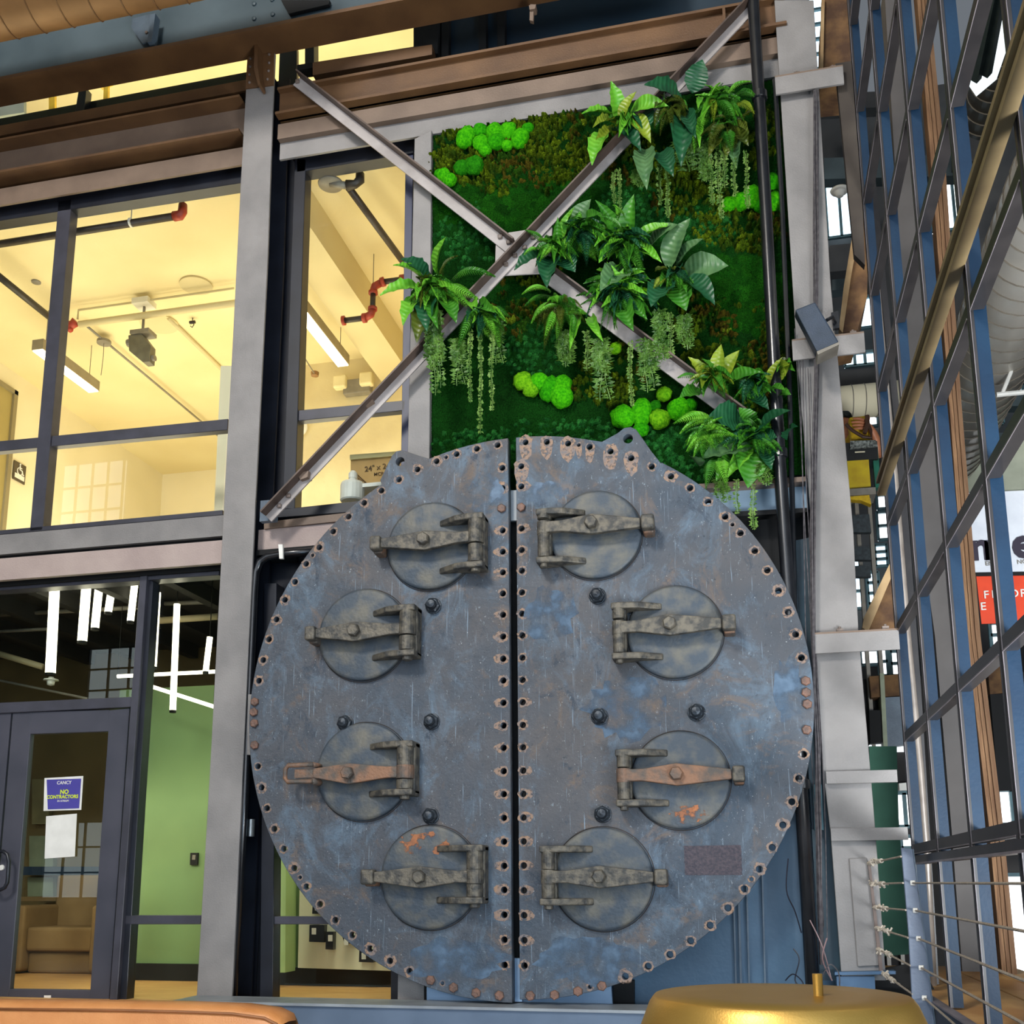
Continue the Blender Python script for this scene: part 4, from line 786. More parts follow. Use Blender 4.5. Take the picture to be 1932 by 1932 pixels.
def alpha_stain(name, c1, c2, scale, lo, hi):
    m = mat(name, c1, c2, 20, 0.7); n = m.node_tree; b = n.nodes['Principled BSDF']; g = n.nodes.new('ShaderNodeNewGeometry'); z = n.nodes.new('ShaderNodeTexNoise'); z.inputs['Scale'].default_value = scale; z.inputs['Detail'].default_value = 7
    n.links.new(g.outputs['Position'], z.inputs['Vector']); r = n.nodes.new('ShaderNodeValToRGB'); r.color_ramp.elements[0].position = lo; r.color_ramp.elements[1].position = hi; n.links.new(z.outputs['Fac'], r.inputs[0]); n.links.new(r.outputs[0], b.inputs['Alpha']); return m
OR = alpha_stain('orange_rust', (172, 108, 66), (134, 88, 62), 14, 0.47, 0.54); BLU = alpha_stain('pale_blue_bloom', (104, 124, 144), (84, 102, 122), 9, 0.42, 0.60); LT = alpha_stain('blue_scuff', (86, 108, 130), (70, 92, 114), 8, 0.38, 0.62)
for (x, y, w_, h_, m_, P, Y) in ((1298,1535,70,34,OR,plR,PY-0.0505),(800,1592,96,40,OR,plL,PY-0.0495),(920,935,64,90,BLU,plL,PY-0.0038),(1030,930,80,50,BLU,plR,PY-0.0038),(1490,1310,56,140,LT,plR,PY-0.0038),(1110,1810,190,90,LT,plR,PY-0.0038),(860,1810,190,80,LT,plL,PY-0.0038),(1040,1160,90,110,LT,plR,PY-0.0038),(1180,1335,150,120,LT,plR,PY-0.0038)):
    blotch('worn_patch', x, y, w_, h_, m_, P, 0.2, 30, False, Y)
# bars behind the slit
t = thing('slit_backing_bar', 'pale steel bar showing in the slit between the plate halves near the top', 'bar', at(966, 980, -0.06)); b = MB(); b.px([(957, 925), (976, 925), (976, 982), (957, 982)], -0.07, 0.03); b.build('bar', mat('pale_steel_bar', (180, 186, 190), (160, 168, 174), 5, 0.5), t)
t = thing('slit_backing_bar', 'pale steel bar showing in the slit between the plate halves at the bottom', 'bar', at(972, 1888, -0.06)); b = MB(); b.px([(958, 1808), (985, 1808), (985, 1890), (958, 1890)], -0.07, 0.03); b.build('bar', mat('light_blue_steel_plate', (132, 160, 190)), t)
b = MB(); b.px([(940, 985), (1000, 985), (1005, 1808), (945, 1808)], 0.0, 0.05); tag(b.build('support_post', BLACK), 'dark steel post behind the slit of the boiler plate', 'post')
b = MB(); b.px([(468, 1310), (486, 1310), (486, 1424), (466, 1424)], -0.02, 0.02); tag(b.build('mounting_tab', TAUPE), 'small grey steel tab at the left edge of the boiler plate', 'tab')
# ================================================================== moss wall
MY = 0.13
mx0, mx1 = xx(812, 500, MY), 0.50
mz1 = zz(1060, 213, 0.09)-0.004; mz0 = zz(1060, 860, MY)-1.0
mz0 = zz(1400, 908, MY)
NX, NZ = 420, 470
gx = np.linspace(mx0, mx1, NX); gz = np.linspace(mz0, mz1, NZ); GX, GZ = np.meshgrid(gx, gz)
H = np.zeros((NZ, NX)); C = np.zeros((NZ, NX, 3)); 
base = np.array(lin((12, 52, 10))[:3]); C[:] = base
rs = np.random.RandomState(3)
def vnoise(nx, nz, s):
    a = rs.rand(nz+2, nx+2); u = (GX-mx0)/(mx1-mx0)*nx; v = (GZ-mz0)/(mz1-mz0)*nz
    i = np.clip(u.astype(int), 0, nx-1); j = np.clip(v.astype(int), 0, nz-1); fu = u-i; fv = v-j; fu = fu*fu*(3-2*fu); fv = fv*fv*(3-2*fv)
    return (a[j, i]*(1-fu)*(1-fv)+a[j, i+1]*fu*(1-fv)+a[j+1, i]*(1-fu)*fv+a[j+1, i+1]*fu*fv)*s
big = vnoise(9, 11, 0.5)+vnoise(24, 28, 0.3)+vnoise(70, 80, 0.2)
H += 0.02*big+rs.rand(NZ, NX)*0.012
C *= (0.45+0.9*big)[..., None]  # hollows darkened by height, occlusion shade put into the moss colour
dx = gx[1]-gx[0]; dz_ = gz[1]-gz[0]
def dome(x, z, r, h, c, flat=0.5):
    i0, i1 = int((x-r-mx0)/dx), int((x+r-mx0)/dx)+1; j0, j1 = int((z-r-mz0)/dz_), int((z+r-mz0)/dz_)+1
    i0, j0 = max(i0, 0), max(j0, 0); i1, j1 = min(i1, NX), min(j1, NZ)
    if i0 >= i1 or j0 >= j1: return
    d2 = ((GX[j0:j1, i0:i1]-x)**2+(GZ[j0:j1, i0:i1]-z)**2)/r/r
    hh = h*np.sqrt(np.clip(1-d2, 0, 1)); cur = H[j0:j1, i0:i1]; msk = hh > cur
    H[j0:j1, i0:i1] = np.where(msk, hh, cur); C[j0:j1, i0:i1][msk] = c
# zones given by what grows where: (cx, cy, rx, ry, kind)
zones = [(930,275,110,55,'o'),(1050,262,95,50,'o'),(960,330,120,45,'o'),(1080,320,60,40,'o'),(870,300,50,60,'o'),(1000,390,120,40,'d'),(1300,370,80,50,'o'),(1400,440,80,40,'o'),(1330,430,60,40,'p'),
    (1400,560,90,60,'d'),(1330,620,60,70,'o'),(1010,660,70,50,'p'),(880,450,55,60,'p'),(960,600,70,40,'o'),(1160,690,60,50,'o'),(1080,830,200,35,'p'),(1290,860,90,50,'p'),(880,840,70,25,'p'),(1270,330,50,40,'o'),
    (1440,700,40,100,'o'),(1180,300,60,60,'o'),(1210,400,90,50,'p'),(1000,520,60,30,'o'),(1440,260,30,60,'o'),(1140,740,60,30,'o'),(860,380,50,40,'d'),(1460,430,20,60,'o')]
OL = [np.array(lin(c)[:3]) for c in ((78, 96, 12), (60, 80, 10), (44, 66, 10), (72, 64, 14), (34, 66, 10), (100, 116, 22))]
PE = [np.array(lin(c)[:3]) for c in ((24, 78, 28), (18, 64, 22), (34, 92, 36))]
DG = [np.array(lin(c)[:3]) for c in ((16, 64, 8), (22, 74, 10))]
for zx, zy, rx, ry, kd in zones:
    n = int(rx*ry/(16 if kd == 'o' else 9 if kd == 'p' else 14)/3)
    for _ in range(n):
        a = rs.rand()*6.283; q = math.sqrt(rs.rand())*(0.8+0.4*rs.rand()); p = at(zx+rx*q*math.cos(a), zy+ry*q*math.sin(a), MY)
        if kd == 'o': 
            ci = OL[int(abs(math.sin(p[0]*9+p[2]*5)*2.9+rs.rand()*2.6)) % 6]
            for _k in range(4): dome(p[0]+rs.randn()*0.016, p[2]+rs.randn()*0.016, 0.008+0.014*rs.rand(), 0.03+0.055*rs.rand(), ci*(0.4+0.9*rs.rand()))
        elif kd == 'p': dome(p[0], p[2], 0.014+0.010*rs.rand(), 0.03+0.012*rs.rand(), PE[rs.randint(3)]*(0.7+0.6*rs.rand()))
        else: dome(p[0], p[2], 0.04+0.05*rs.rand(), 0.03+0.01*rs.rand(), DG[rs.randint(2)]*(0.5+0.5*rs.rand()))
H += rs.rand(NZ, NX)*0.014
V = np.stack([GX, MY-H, GZ], -1).reshape(-1, 3)
idx = np.arange(NZ*NX).reshape(NZ, NX); Fq = np.stack([idx[:-1, :-1], idx[:-1, 1:], idx[1:, 1:], idx[1:, :-1]], -1).reshape(-1, 4)
mw = thing('moss_wall', 'green preserved moss wall panel filling the bay above the boiler plate', 'moss wall', (mx0, MY, mz0))
me = bpy.data.meshes.new('moss'); me.vertices.add(len(V)); me.vertices.foreach_set('co', (V-WORLD[mw.name]).ravel()); me.loops.add(Fq.size); me.loops.foreach_set('vertex_index', Fq.ravel())
me.polygons.add(len(Fq)); me.polygons.foreach_set('loop_start', np.arange(0, Fq.size, 4)); me.update(calc_edges=True)
ca = me.color_attributes.new('moss_colour', 'FLOAT_COLOR', 'POINT'); ca.data.foreach_set('color', np.concatenate([C.reshape(-1, 3), np.ones((NZ*NX, 1))], 1).ravel())
mm = bpy.data.materials.new('moss_pile'); mm.use_nodes = True; n_ = mm.node_tree; bb = n_.nodes['Principled BSDF']; bb.inputs['Roughness'].default_value = 0.95; bb.inputs['Specular IOR Level'].default_value = 0.05
av = n_.nodes.new('ShaderNodeAttribute'); av.attribute_name = 'moss_colour'; nz = n_.nodes.new('ShaderNodeTexNoise'); nz.inputs['Scale'].default_value = 130; nz.inputs['Detail'].default_value = 4
g_ = n_.nodes.new('ShaderNodeNewGeometry'); n_.links.new(g_.outputs['Position'], nz.inputs['Vector'])
rr = n_.nodes.new('ShaderNodeMapRange'); rr.inputs[1].default_value = 0.3; rr.inputs[2].default_value = 0.7; rr.inputs[3].default_value = 0.2; rr.inputs[4].default_value = 1.6; n_.links.new(nz.outputs['Fac'], rr.inputs[0])
vm = n_.nodes.new('ShaderNodeVectorMath'); vm.operation = 'SCALE'; n_.links.new(av.outputs['Color'], vm.inputs[0]); n_.links.new(rr.outputs[0], vm.inputs['Scale']); n_.links.new(vm.outputs[0], bb.inputs['Base Color'])
me.materials.append(mm); o = bpy.data.objects.new('moss', me); col.objects.link(o); o.parent = mw; o['kind'] = 'stuff'
b = MB(); b.box((mx0, MY+0.005, mz0), (mx1, MY+0.04, mz1)); b.build('backing_board', BLACK, mw)
# bright cushion mounds
MG = [mat('bright_moss_%d' % i, c1, c2, 55, 0.95, bump=1.0, bscale=120, spec=0.05) for i, (c1, c2) in enumerate((((78, 184, 14), (38, 140, 10)), ((56, 164, 12), (28, 120, 8)), ((120, 184, 24), (70, 140, 14)), ((44, 132, 16), (24, 100, 10))))]
def mound(x, y, r, k=0, tall=1.0, ang=0.0):
    p = at(x, y, MY-0.05); R0 = r/rpxm(x, y, MY)
    bm = bmesh.new(); bmesh.ops.create_icosphere(bm, subdivisions=3, radius=1.0)
    for v in bm.verts:
        d = noise.noise(v.co*2.2+Vector((x, y, 0)))*0.16+noise.noise(v.co*9+Vector((y, x, 0)))*0.06; v.co *= 1+d
        a, c = v.co.x*R0, v.co.z*R0*tall; v.co = Vector((a*math.cos(ang)-c*math.sin(ang), v.co.y*R0*0.75-0.02, a*math.sin(ang)+c*math.cos(ang)))
    me = bpy.data.meshes.new('moss_mound'); bm.to_mesh(me); bm.free(); me.materials.append(MG[k]); me.polygons.foreach_set('use_smooth', [True]*len(me.polygons))
    o = bpy.data.objects.new('moss_mound', me); col.objects.link(o); o.parent = mw; WORLD[o.name] = p; o.location = tuple(p-WORLD[mw.name])
for q in ((880,263,17,0,1.3,-.3),(907,250,14,1),(934,252,16),(960,251,17),(982,265,16,0,1.3,-.4),(997,246,11,1),(908,273,15),(917,287,12),(937,271,16,1),(958,278,11),(896,316,18,3),(873,320,15,3),(838,334,13),(850,343,13),(830,331,9,1),
          (988,722,18,2),(1003,735,17,2),(1019,724,18,0),(1038,737,18,1,1.4,-.3),(1063,726,17,0),(1060,748,22,0,1.2,.2),(1176,789,23,0),(1211,780,20,0,1.4,0),(1210,812,15,1),(1253,746,15,2),(1245,793,20,2),(1237,768,11,3),(1282,775,23,0),(1302,768,14,1),
          (1375,389,15),(1398,384,18),(1420,375,19,0,1.3,0),(1457,348,16,1,1.2,0),(1459,384,20),(1435,392,14,1),(1162,660,12,2),(1215,555,10,2)): mound(*q)
# ================================================================== cross brace
BRM = mat('brace_steel', (176, 168, 164), (150, 142, 138), 4, 0.5, metal=0.0, bump=0.2, bscale=40); BRD = mat('brace_shade_side', (96, 78, 68), (72, 58, 50), 6, 0.5)  # standing leg is brace steel too, its shade put into a darker colour
BYf = -0.06
def angle_brace(name, px0, px1, wpx, label, stitch=()):
    """flat leg facing the hall with the outstanding leg along its upper edge"""
    a = at(px0[0], px0[1], BYf); c = at(px1[0], px1[1], BYf); d = (c-a); d /= np.linalg.norm(d); nrm = np.array([-d[2], 0, d[0]]); nrm *= np.sign(nrm[2])
    w_ = wpx/262.0; t = thing(name, label, 'brace', a)
    b = MB(); b.prism([a, c, c+nrm*w_, a+nrm*w_], (0, 0.012, 0)); b.build('flat_leg', BRM, t)
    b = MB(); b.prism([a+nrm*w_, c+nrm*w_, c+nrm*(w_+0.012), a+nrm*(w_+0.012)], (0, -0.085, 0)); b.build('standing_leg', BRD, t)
    return t, a, c, nrm, w_
def bolts(t, pts, Y, r=0.017, m=None):
    for x, y in pts:
        p = at(x, y, Y); b = MB(); b.box((p[0]-r, Y-0.02, p[2]-r), (p[0]+r, Y, p[2]+r)); o = bevel(b.build('bolt', m or BOLT, t), 0.005, 1)
t1, *_ = angle_brace('cross_brace', (512, 984), (1425, 20), 17, 'long diagonal steel angle rising from the left column foot to the upper right')
bolts(t1, ((528, 955), (545, 936), (955, 500), (972, 483), (990, 468), (1006, 449)), BYf, 0.016)
for q in ([(560, 893), (582, 888), (580, 900), (566, 905)], [(684, 760), (702, 750), (704, 757), (690, 766)]): b = MB(); b.px(q, BYf-0.04, 0.08); b.build('stitch_clip', BEIGE, t1)
t2, *_ = angle_brace('cross_brace', (553, 160), (958, 478), 20, 'steel angle falling from the top left column to the centre gusset')
bolts(t2, ((562, 155), (944, 448), (960, 458)), BYf, 0.016)
t3, *_ = angle_brace('cross_brace', (1030, 534), (1402, 812), 24, 'pale steel angle falling from the centre gusset to the lower right plants')
b = MB(); b.px([(935, 455), (960, 438), (1000, 432), (1042, 428), (1040, 515), (952, 520), (934, 494)], BYf+0.014, 0.012); tag(bevel(b.build('gusset_plate', BRM), 0.004, 1), 'pale gusset plate joining the cross braces over the moss', 'plate')
# ================================================================== plants
def leafmat(nm, c1, c2, rough=0.38):
    if nm in MATS: return MATS[nm]
    m = mat(nm, c1, c2, 14, rough, spec=0.4); n = m.node_tree; b = n.nodes['Principled BSDF']; tc = n.nodes.new('ShaderNodeTexCoord')
    wv = n.nodes.new('ShaderNodeTexWave'); wv.inputs['Scale'].default_value = 3.2; wv.inputs['Distortion'].default_value = 1.5; wv.inputs['Detail'].default_value = 1; n.links.new(tc.outputs['Object'], wv.inputs['Vector'])
    bp = n.nodes.new('ShaderNodeBump'); bp.inputs['Strength'].default_value = 0.22; bp.inputs['Distance'].default_value = 0.02; n.links.new(wv.outputs['Fac'], bp.inputs['Height']); n.links.new(bp.outputs[0], b.inputs['Normal'])
    return m
LM = {'b': leafmat('leaf_bright', (84, 158, 36), (118, 184, 54)), 'd': leafmat('leaf_dark', (22, 72, 44), (34, 90, 54)), 'g': leafmat('leaf_grey_green', (70, 110, 68), (96, 134, 84)),
      'm': leafmat('leaf_mid', (44, 108, 26), (70, 136, 36)), 'o': leafmat('leaf_olive', (84, 96, 28), (60, 78, 20)), 'y': leafmat('leaf_yellow', (142, 158, 44), (110, 136, 34))}
def leaf_mesh(kind, mk):
    key = 'leaf_'+kind+mk
    if key in bpy.data.meshes: return bpy.data.meshes[key]
    v = []; f = []
    if kind in 'ab':
        n = 12
        for i in range(n+1):
            u = i/n; w_ = (math.sin(math.pi*min(1, u*1.02)**0.85)**0.8 if 0 < u < 1 else 0.0)*0.5 if kind == 'a' else (math.sin(math.pi*u**0.6)**1.1 if 0 < u < 1 else 0)*0.5
            w_ *= 1+0.07*math.sin(i*2.3); w_ = max(w_, 0.012); zc = 0.10*math.sin(math.pi*u)-0.10*u*u; rp = 0.018*math.sin(i*2.3)
            v += [(u, -w_, zc+0.35*w_*0.5+rp), (u, -w_*0.5, zc+0.03*w_), (u, 0, zc-0.06*w_), (u, w_*0.5, zc+0.03*w_), (u, w_, zc+0.35*w_*0.5-rp)]
        for i in range(n):
            for k in range(4): a = i*5+k; f.append([a, a+1, a+6, a+5])
    else:
        n = 22 if kind == 'f' else 12
        for i in range(n):
            u = (i+0.5)/n; zc = 0.12*math.sin(math.pi*u)-0.16*u*u; L_ = 0.5*math.sin(math.pi*(0.12+0.86*u)**0.8); 
            for s in (-1, 1):
                b0 = len(v); dw = 0.42/n; tip = (u+0.10+0.04*(1-u), s*L_, zc-0.05); v += [(u-dw, 0, zc), (u+dw, 0, zc), (u+0.05+dw*1.2, s*L_*0.55, zc+0.015), tip, (u+0.05-dw*0.9, s*L_*0.5, zc+0.01)]; f.append([b0, b0+1, b0+2, b0+3, b0+4])
        b0 = len(v)
        for i in range(9):
            u = i/8; zc = 0.12*math.sin(math.pi*u)-0.16*u*u; v += [(u, -0.012*(1-u)-0.003, zc+0.004), (u, 0.012*(1-u)+0.003, zc+0.004)]
        for i in range(8): a = b0+2*i; f.append([a, a+1, a+3, a+2])
    me = bpy.data.meshes.new(key); me.from_pydata(v, [], f); me.materials.append(LM[mk]); me.polygons.foreach_set('use_smooth', [True]*len(me.polygons)) if kind in 'ab' else None; me.update(); return me
def leaf(plant, bx, by, tx, ty, wpx, mk, kind='a', yb=None, yt=None, nm=None):
    yb = -0.05-0.05*random.random() if yb is None else yb; yt = yb-0.10-0.16*random.random() if yt is None else yt
    p0 = at(bx, by, yb); p1 = at(tx, ty, yt); d = p1-p0; L_ = np.linalg.norm(d); X = Vector(d/L_)
    up = Vector((random.uniform(-.35, .35), -1, random.uniform(0.1, .7))); Y_ = up.cross(X).normalized(); Z = X.cross(Y_).normalized(); wm = wpx/255.0*1.5
    M = Matrix((( X.x*L_, Y_.x*wm, Z.x*L_, 0), (X.y*L_, Y_.y*wm, Z.y*L_, 0), (X.z*L_, Y_.z*wm, Z.z*L_, 0), (0, 0, 0, 1)))
    nm = nm or ('leaf' if kind in 'ab' else 'frond'); o = bpy.data.objects.new(nm, leaf_mesh(kind, mk)); col.objects.link(o); o.parent = plant
    M.translation = Vector(p0-WORLD[plant.name]); o.matrix_local = M; return o
def plant(name, cx, cy, label, leaves, fill=0, fk='f', fm='m', rad=40, group=None, down=0.0):
    t = thing(name, label, 'plant', at(cx, cy, 0.02), group)
    for q in leaves:
        if len(q) == 6: leaf(t, q[0], q[1], q[2], q[3], q[4], q[5])
        else: leaf(t, q[0], q[1], q[2], q[3], q[4], q[5], q[6])
    for i in range(int(fill*1.6)):
        a = random.uniform(0, 6.283); r = rad*random.uniform(0.45, 1.0); ex = math.cos(a)*r; ey = math.sin(a)*r*0.8+down*r
        kk = random.choice(fk); leaf(t, cx+random.uniform(-.25, .25)*rad, cy+random.uniform(-.2, .2)*rad, cx+ex, cy+ey, (14 if kk in 'fs' else 11)*random.uniform(.7, 1.2), random.choice(fm), kk, -0.02-0.06*random.random())
    b = MB(); k = at(cx, cy, 0.06); b.tube([k+[0, 0.06, 0], k+[0, -0.10, 0.0]], [0.03, 0.012], 8); b.build('stem', LM['o'], t)
    return t
plant('birds_nest_fern', 1178, 226, 'bright bird\'s-nest fern at the upper end of the long brace', [(1170,240,1155,151,20,'b'),(1172,236,1197,170,18,'y'),(1188,212,1257,194,24,'b'),(1160,222,1100,207,18,'b'),(1160,234,1121,231,14,'y'),(1180,222,1228,261,24,'y'),(1150,246,1210,274,26,'d'),(1150,248,1114,302,26,'b'),(1158,240,1122,280,14,'y')], 6, 'a', 'bm', 34)
plant('rubber_plant', 1268, 205, 'dark broad-leaved plant crossing the upper brace', [(1288,196,1222,152,36,'d'),(1284,200,1236,230,24,'d'),(1306,176,1325,111,28,'d'),(1296,216,1284,300,30,'d'),(1218,282,1218,345,26,'g'),(1245,288,1268,324,24,'d'),(1208,208,1222,246,26,'d'),(1290,215,1310,250,20,'d')], 14, 'fa', 'oom', 44)
plant('boston_fern', 1352, 195, 'bright feathery fern just left of the black pipe near the top', [(1370,190,1402,148,14,'b','f'),(1385,190,1415,166,14,'m','f'),(1345,200,1349,156,13,'b','f'),(1330,185,1316,200,10,'b'),(1345,195,1323,214,10,'b'),(1342,190,1347,212,12,'y','f'),(1372,175,1378,204,10,'b'),(1385,205,1416,197,16,'y','f'),(1334,215,1308,266,22,'b','f'),(1336,225,1317,268,12,'b'),(1395,180,1418,175,16,'m','f')], 26, 'ffa', 'mbm', 52)
plant('olive_fern', 1372, 242, 'olive drooping fern hanging left of the black pipe', [(1370,240,1338,286,20,'o'),(1372,250,1371,291,20,'o'),(1385,255,1388,310,18,'g'),(1380,235,1410,268,22,'o'),(1395,230,1418,205,16,'o','f'),(1365,235,1340,258,18,'o','f')], 18, 'fa', 'oom', 42)
plant('boston_fern', 1045, 470, 'small fern with three dark leaves beside the centre gusset', [(1032,474,1001,433,18,'m','f'),(1053,472,1052,412,12,'m'),(1030,478,993,468,16,'b','f'),(1035,480,970,502,24,'d'),(1046,486,1029,532,28,'d'),(1057,485,1083,508,28,'d'),(1058,465,1078,392,14,'b')], 22, 'fa', 'mbm', 42)
plant('birds_nest_fern', 1095, 440, 'mixed tall-leaved fern right of the centre gusset', [(1080,445,1111,374,28,'g'),(1070,450,1079,390,14,'b'),(1100,430,1128,398,18,'m'),(1105,450,1150,425,16,'b'),(1090,460,1120,480,20,'b','f')], 30, 'fa', 'bmmd', 52)
plant('birds_nest_fern', 1180, 460, 'upright bird\'s-nest fern in the middle of the moss wall', [(1187,464,1192,366,22,'m'),(1190,467,1268,417,20,'b'),(1180,460,1127,396,26,'m'),(1165,440,1127,378,14,'m'),(1170,430,1166,382,16,'b','f'),(1192,473,1246,487,16,'b'),(1170,470,1131,488,22,'b'),(1180,455,1150,405,24,'m','f'),(1195,470,1230,470,18,'m')], 34, 'faa', 'mbmd', 60)
plant('peace_lily', 1276, 520, 'large grey-green broad-leaved plant right of centre', [(1224,470,1275,419,34,'g'),(1262,510,1297,407,32,'g'),(1275,512,1321,446,26,'g'),(1283,522,1371,496,38,'g'),(1285,527,1349,565,28,'d'),(1276,530,1292,579,34,'m'),(1264,536,1228,569,32,'d'),(1268,525,1237,533,18,'y','f'),(1258,520,1240,500,14,'o','f')], 12, 'fa', 'mdo', 36)
plant('pothos', 1168, 550, 'dense mid-green plant below the upright fern', [(1172,562,1208,496,28,'m'),(1186,512,1134,538,34,'g'),(1190,545,1222,522,26,'m'),(1190,548,1205,556,20,'m'),(1160,562,1113,573,14,'b'),(1172,572,1190,614,26,'m'),(1185,570,1217,596,18,'m'),(1150,530,1128,506,24,'b'),(1160,520,1175,490,20,'b'),(1180,560,1150,530,30,'m'),(1200,560,1240,575,20,'d'),(1140,560,1120,545,22,'m')], 60, 'afa', 'mbmd', 72)
plant('sword_fern', 1055, 575, 'sword fern hanging below the gusset left of the pale brace', [(1040,550,993,542,16,'b','f'),(1045,560,994,566,18,'m','f'),(1050,570,1004,595,15,'b','f'),(1058,580,1030,623,15,'b','f'),(1062,585,1051,630,13,'b','f'),(1090,598,1076,651,12,'b'),(1115,598,1133,637,13,'b'),(1072,590,1083,621,13,'m','f'),(1060,592,1100,585,18,'b','f'),(1045,590,1028,640,14,'o','f')], 20, 'f', 'mbo', 48, down=0.3)
plant('birds_nest_fern', 1345, 715, 'small yellow-green fern at the lower end of the pale brace', [(1330,720,1302,672,16,'y'),(1345,725,1331,675,20,'m'),(1352,722,1359,649,18,'y'),(1358,728,1392,659,20,'y'),(1330,725,1288,704,22,'m','f'),(1325,740,1284,745,22,'m'),(1370,730,1430,697,20,'m'),(1365,735,1400,710,20,'m')], 20, 'fa', 'ymm', 42)
plant('boston_fern', 1420, 725, 'feathery fern left of the black pipe beside the lowest plants', [(1405,735,1400,690,18,'m','f'),(1430,755,1440,704,18,'m'),(1450,740,1472,672,12,'y'),(1440,745,1480,730,16,'m'),(1410,745,1450,768,18,'d')], 20, 'fa', 'mmd', 40)
plant('peace_lily', 1420, 825, 'broad dark-leaved plant above the lower right trailing vines', [(1425,830,1484,768,28,'d'),(1400,800,1342,780,40,'d'),(1418,842,1326,857,38,'g'),(1425,840,1412,914,38,'m'),(1418,842,1374,895,18,'b'),(1428,838,1462,822,28,'d'),(1415,812,1398,770,26,'m'),(1320,880,1303,857,20,'g'),(1430,848,1456,880,20,'d'),(1395,860,1350,900,22,'m')], 26, 'fa', 'mdm', 56)
plant('sword_fern', 1335, 820, 'arching sword fern over the right edge of the boiler plate', [(1345,790,1284,788,20,'b','f'),(1345,800,1289,802,18,'b','f'),(1345,812,1297,828,18,'m','f'),(1345,825,1310,845,16,'b','f'),(1355,860,1332,906,18,'m','f'),(1355,865,1368,900,18,'b','f')], 24, 'f', 'mbb', 46)
plant('birds_nest_fern', 812, 545, 'bright broad-leaved plant overlapping the middle window post', [(802,548,717,549,28,'b'),(800,532,746,494,18,'b'),(812,530,760,484,32,'d'),(800,560,757,605,26,'b'),(818,560,801,616,28,'d'),(812,575,784,638,26,'o'),(828,525,834,446,20,'b'),(830,530,850,480,16,'o','f'),(825,545,891,553,20,'b','f'),(830,550,884,571,18,'b','f'),(850,530,919,506,20,'m','f'),(835,565,860,600,24,'m'),(825,560,820,610,20,'m')], 30, 'fa', 'bmo', 48)
plant('sword_fern', 915, 590, 'hanging fern right of the brace beside the middle window', [(905,575,866,642,18,'m','f'),(900,575,921,633,18,'b','f'),(900,580,927,583,18,'m'),(890,570,897,584,16,'b'),(925,590,942,648,16,'b','f'),(915,585,955,590,16,'m','f')], 22, 'fa', 'mbd', 40, down=0.3)
plant('boston_fern', 1478, 690, 'few yellow-green leaves right of the black pipe', [(1472,720,1478,672,10,'y'),(1470,745,1490,742,12,'m'),(1485,830,1500,800,14,'d')], 5, 'a', 'my', 22)
# trailing vines
def vine_mesh(kind, seed):
    key = 'vine_%s%d' % (kind, seed)
    if key in bpy.data.meshes: return bpy.data.meshes[key]
    r = random.Random(seed); v = []; f = []; n = 34 if kind == 's' else 22; strands = 1 if kind == 's' else 5
    for s in range(strands):
        ox = r.uniform(-.55, .55) if strands > 1 else 0; ln = r.uniform(0.35, 1.0) if strands > 1 else 1.0; ph = r.uniform(0, 6)
        X = lambda u: (ox*(0.3+u*0.6)+0.10*math.sin(u*7+ph))*1.0
        for i in range(14):
            u0 = i/14*ln; u1 = (i+1)/14*ln; b0 = len(v); v += [(X(u0)-.03, 0, -u0), (X(u0)+.03, 0, -u0), (X(u1)+.03, 0, -u1), (X(u1)-.03, 0, -u1)]; f.append([b0, b0+1, b0+2, b0+3])
        for i in range(n):
            u = (i+r.random()*.5)/n*ln
            for sd in (-1, 1):
                l = r.uniform(.14, .55); wz = 0.018*r.uniform(.6, 1.5); jz = r.uniform(-.02, .02); cx = X(u)+sd*.06; b0 = len(v)
                v += [(cx, 0, -u), (cx+sd*l*.5, -r.uniform(-.2, .5), -u+wz), (cx+sd*l, -r.uniform(-.2, .6), -u-wz*.3+jz), (cx+sd*l*.5, -.1, -u-wz)]; f.append([b0, b0+1, b0+2, b0+3])
    me = bpy.data.meshes.new(key); me.from_pydata(v, [], f); me.materials.append(leafmat('vine_green', (132, 164, 80), (78, 120, 48)) if kind == 's' else leafmat('vine_dark_green', (98, 138, 54), (48, 86, 28))); return me
VN = [(824,590,760,14,'b'),(812,600,690,10,'b'),(865,640,730,16,'b'),(887,625,760,7,'s'),(907,630,818,7,'s'),(928,620,775,7,'s'),(938,600,690,14,'b'),(1157,325,385,6,'s'),(1168,320,400,6,'s'),(1243,300,388,7,'s'),(1258,318,412,7,'s'),(1205,320,362,14,'b'),(1300,262,330,26,'b'),(1330,268,350,12,'b'),(1341,300,388,7,'s'),(1353,275,415,9,'s'),(1365,285,355,9,'s'),(1383,300,372,7,'s'),(1406,285,395,7,'s'),
      (1063,625,705,14,'b'),(1107,625,700,9,'s'),(1075,640,690,12,'b'),(1133,640,760,18,'b'),(1188,645,768,7,'s'),(1220,640,750,16,'b'),(1246,585,690,14,'b'),(1264,590,675,9,'s'),(1291,595,672,16,'b'),(1360,900,955,12,'b'),(1388,905,970,7,'s'),(1418,895,1000,9,'s'),(1440,875,925,14,'b')]
side_words = {'s': 'thin string-of-beads vine', 'b': 'bushy trailing vine'}
def where(x, y0):
    if x < 960: return 'beside the middle window plant'
    if y0 < 350: return 'under the topmost plants'
    if y0 < 800: return 'around the pale lower brace'
    return 'over the right edge of the boiler plate'
cnt = {}
for i, (x, y0, y1, wv, kd) in enumerate(VN):
    g = where(x, y0); cnt.setdefault((g, kd), []).append(i)
ORDN = ['first', 'second', 'third', 'fourth', 'fifth', 'sixth', 'seventh', 'eighth', 'ninth', 'tenth']
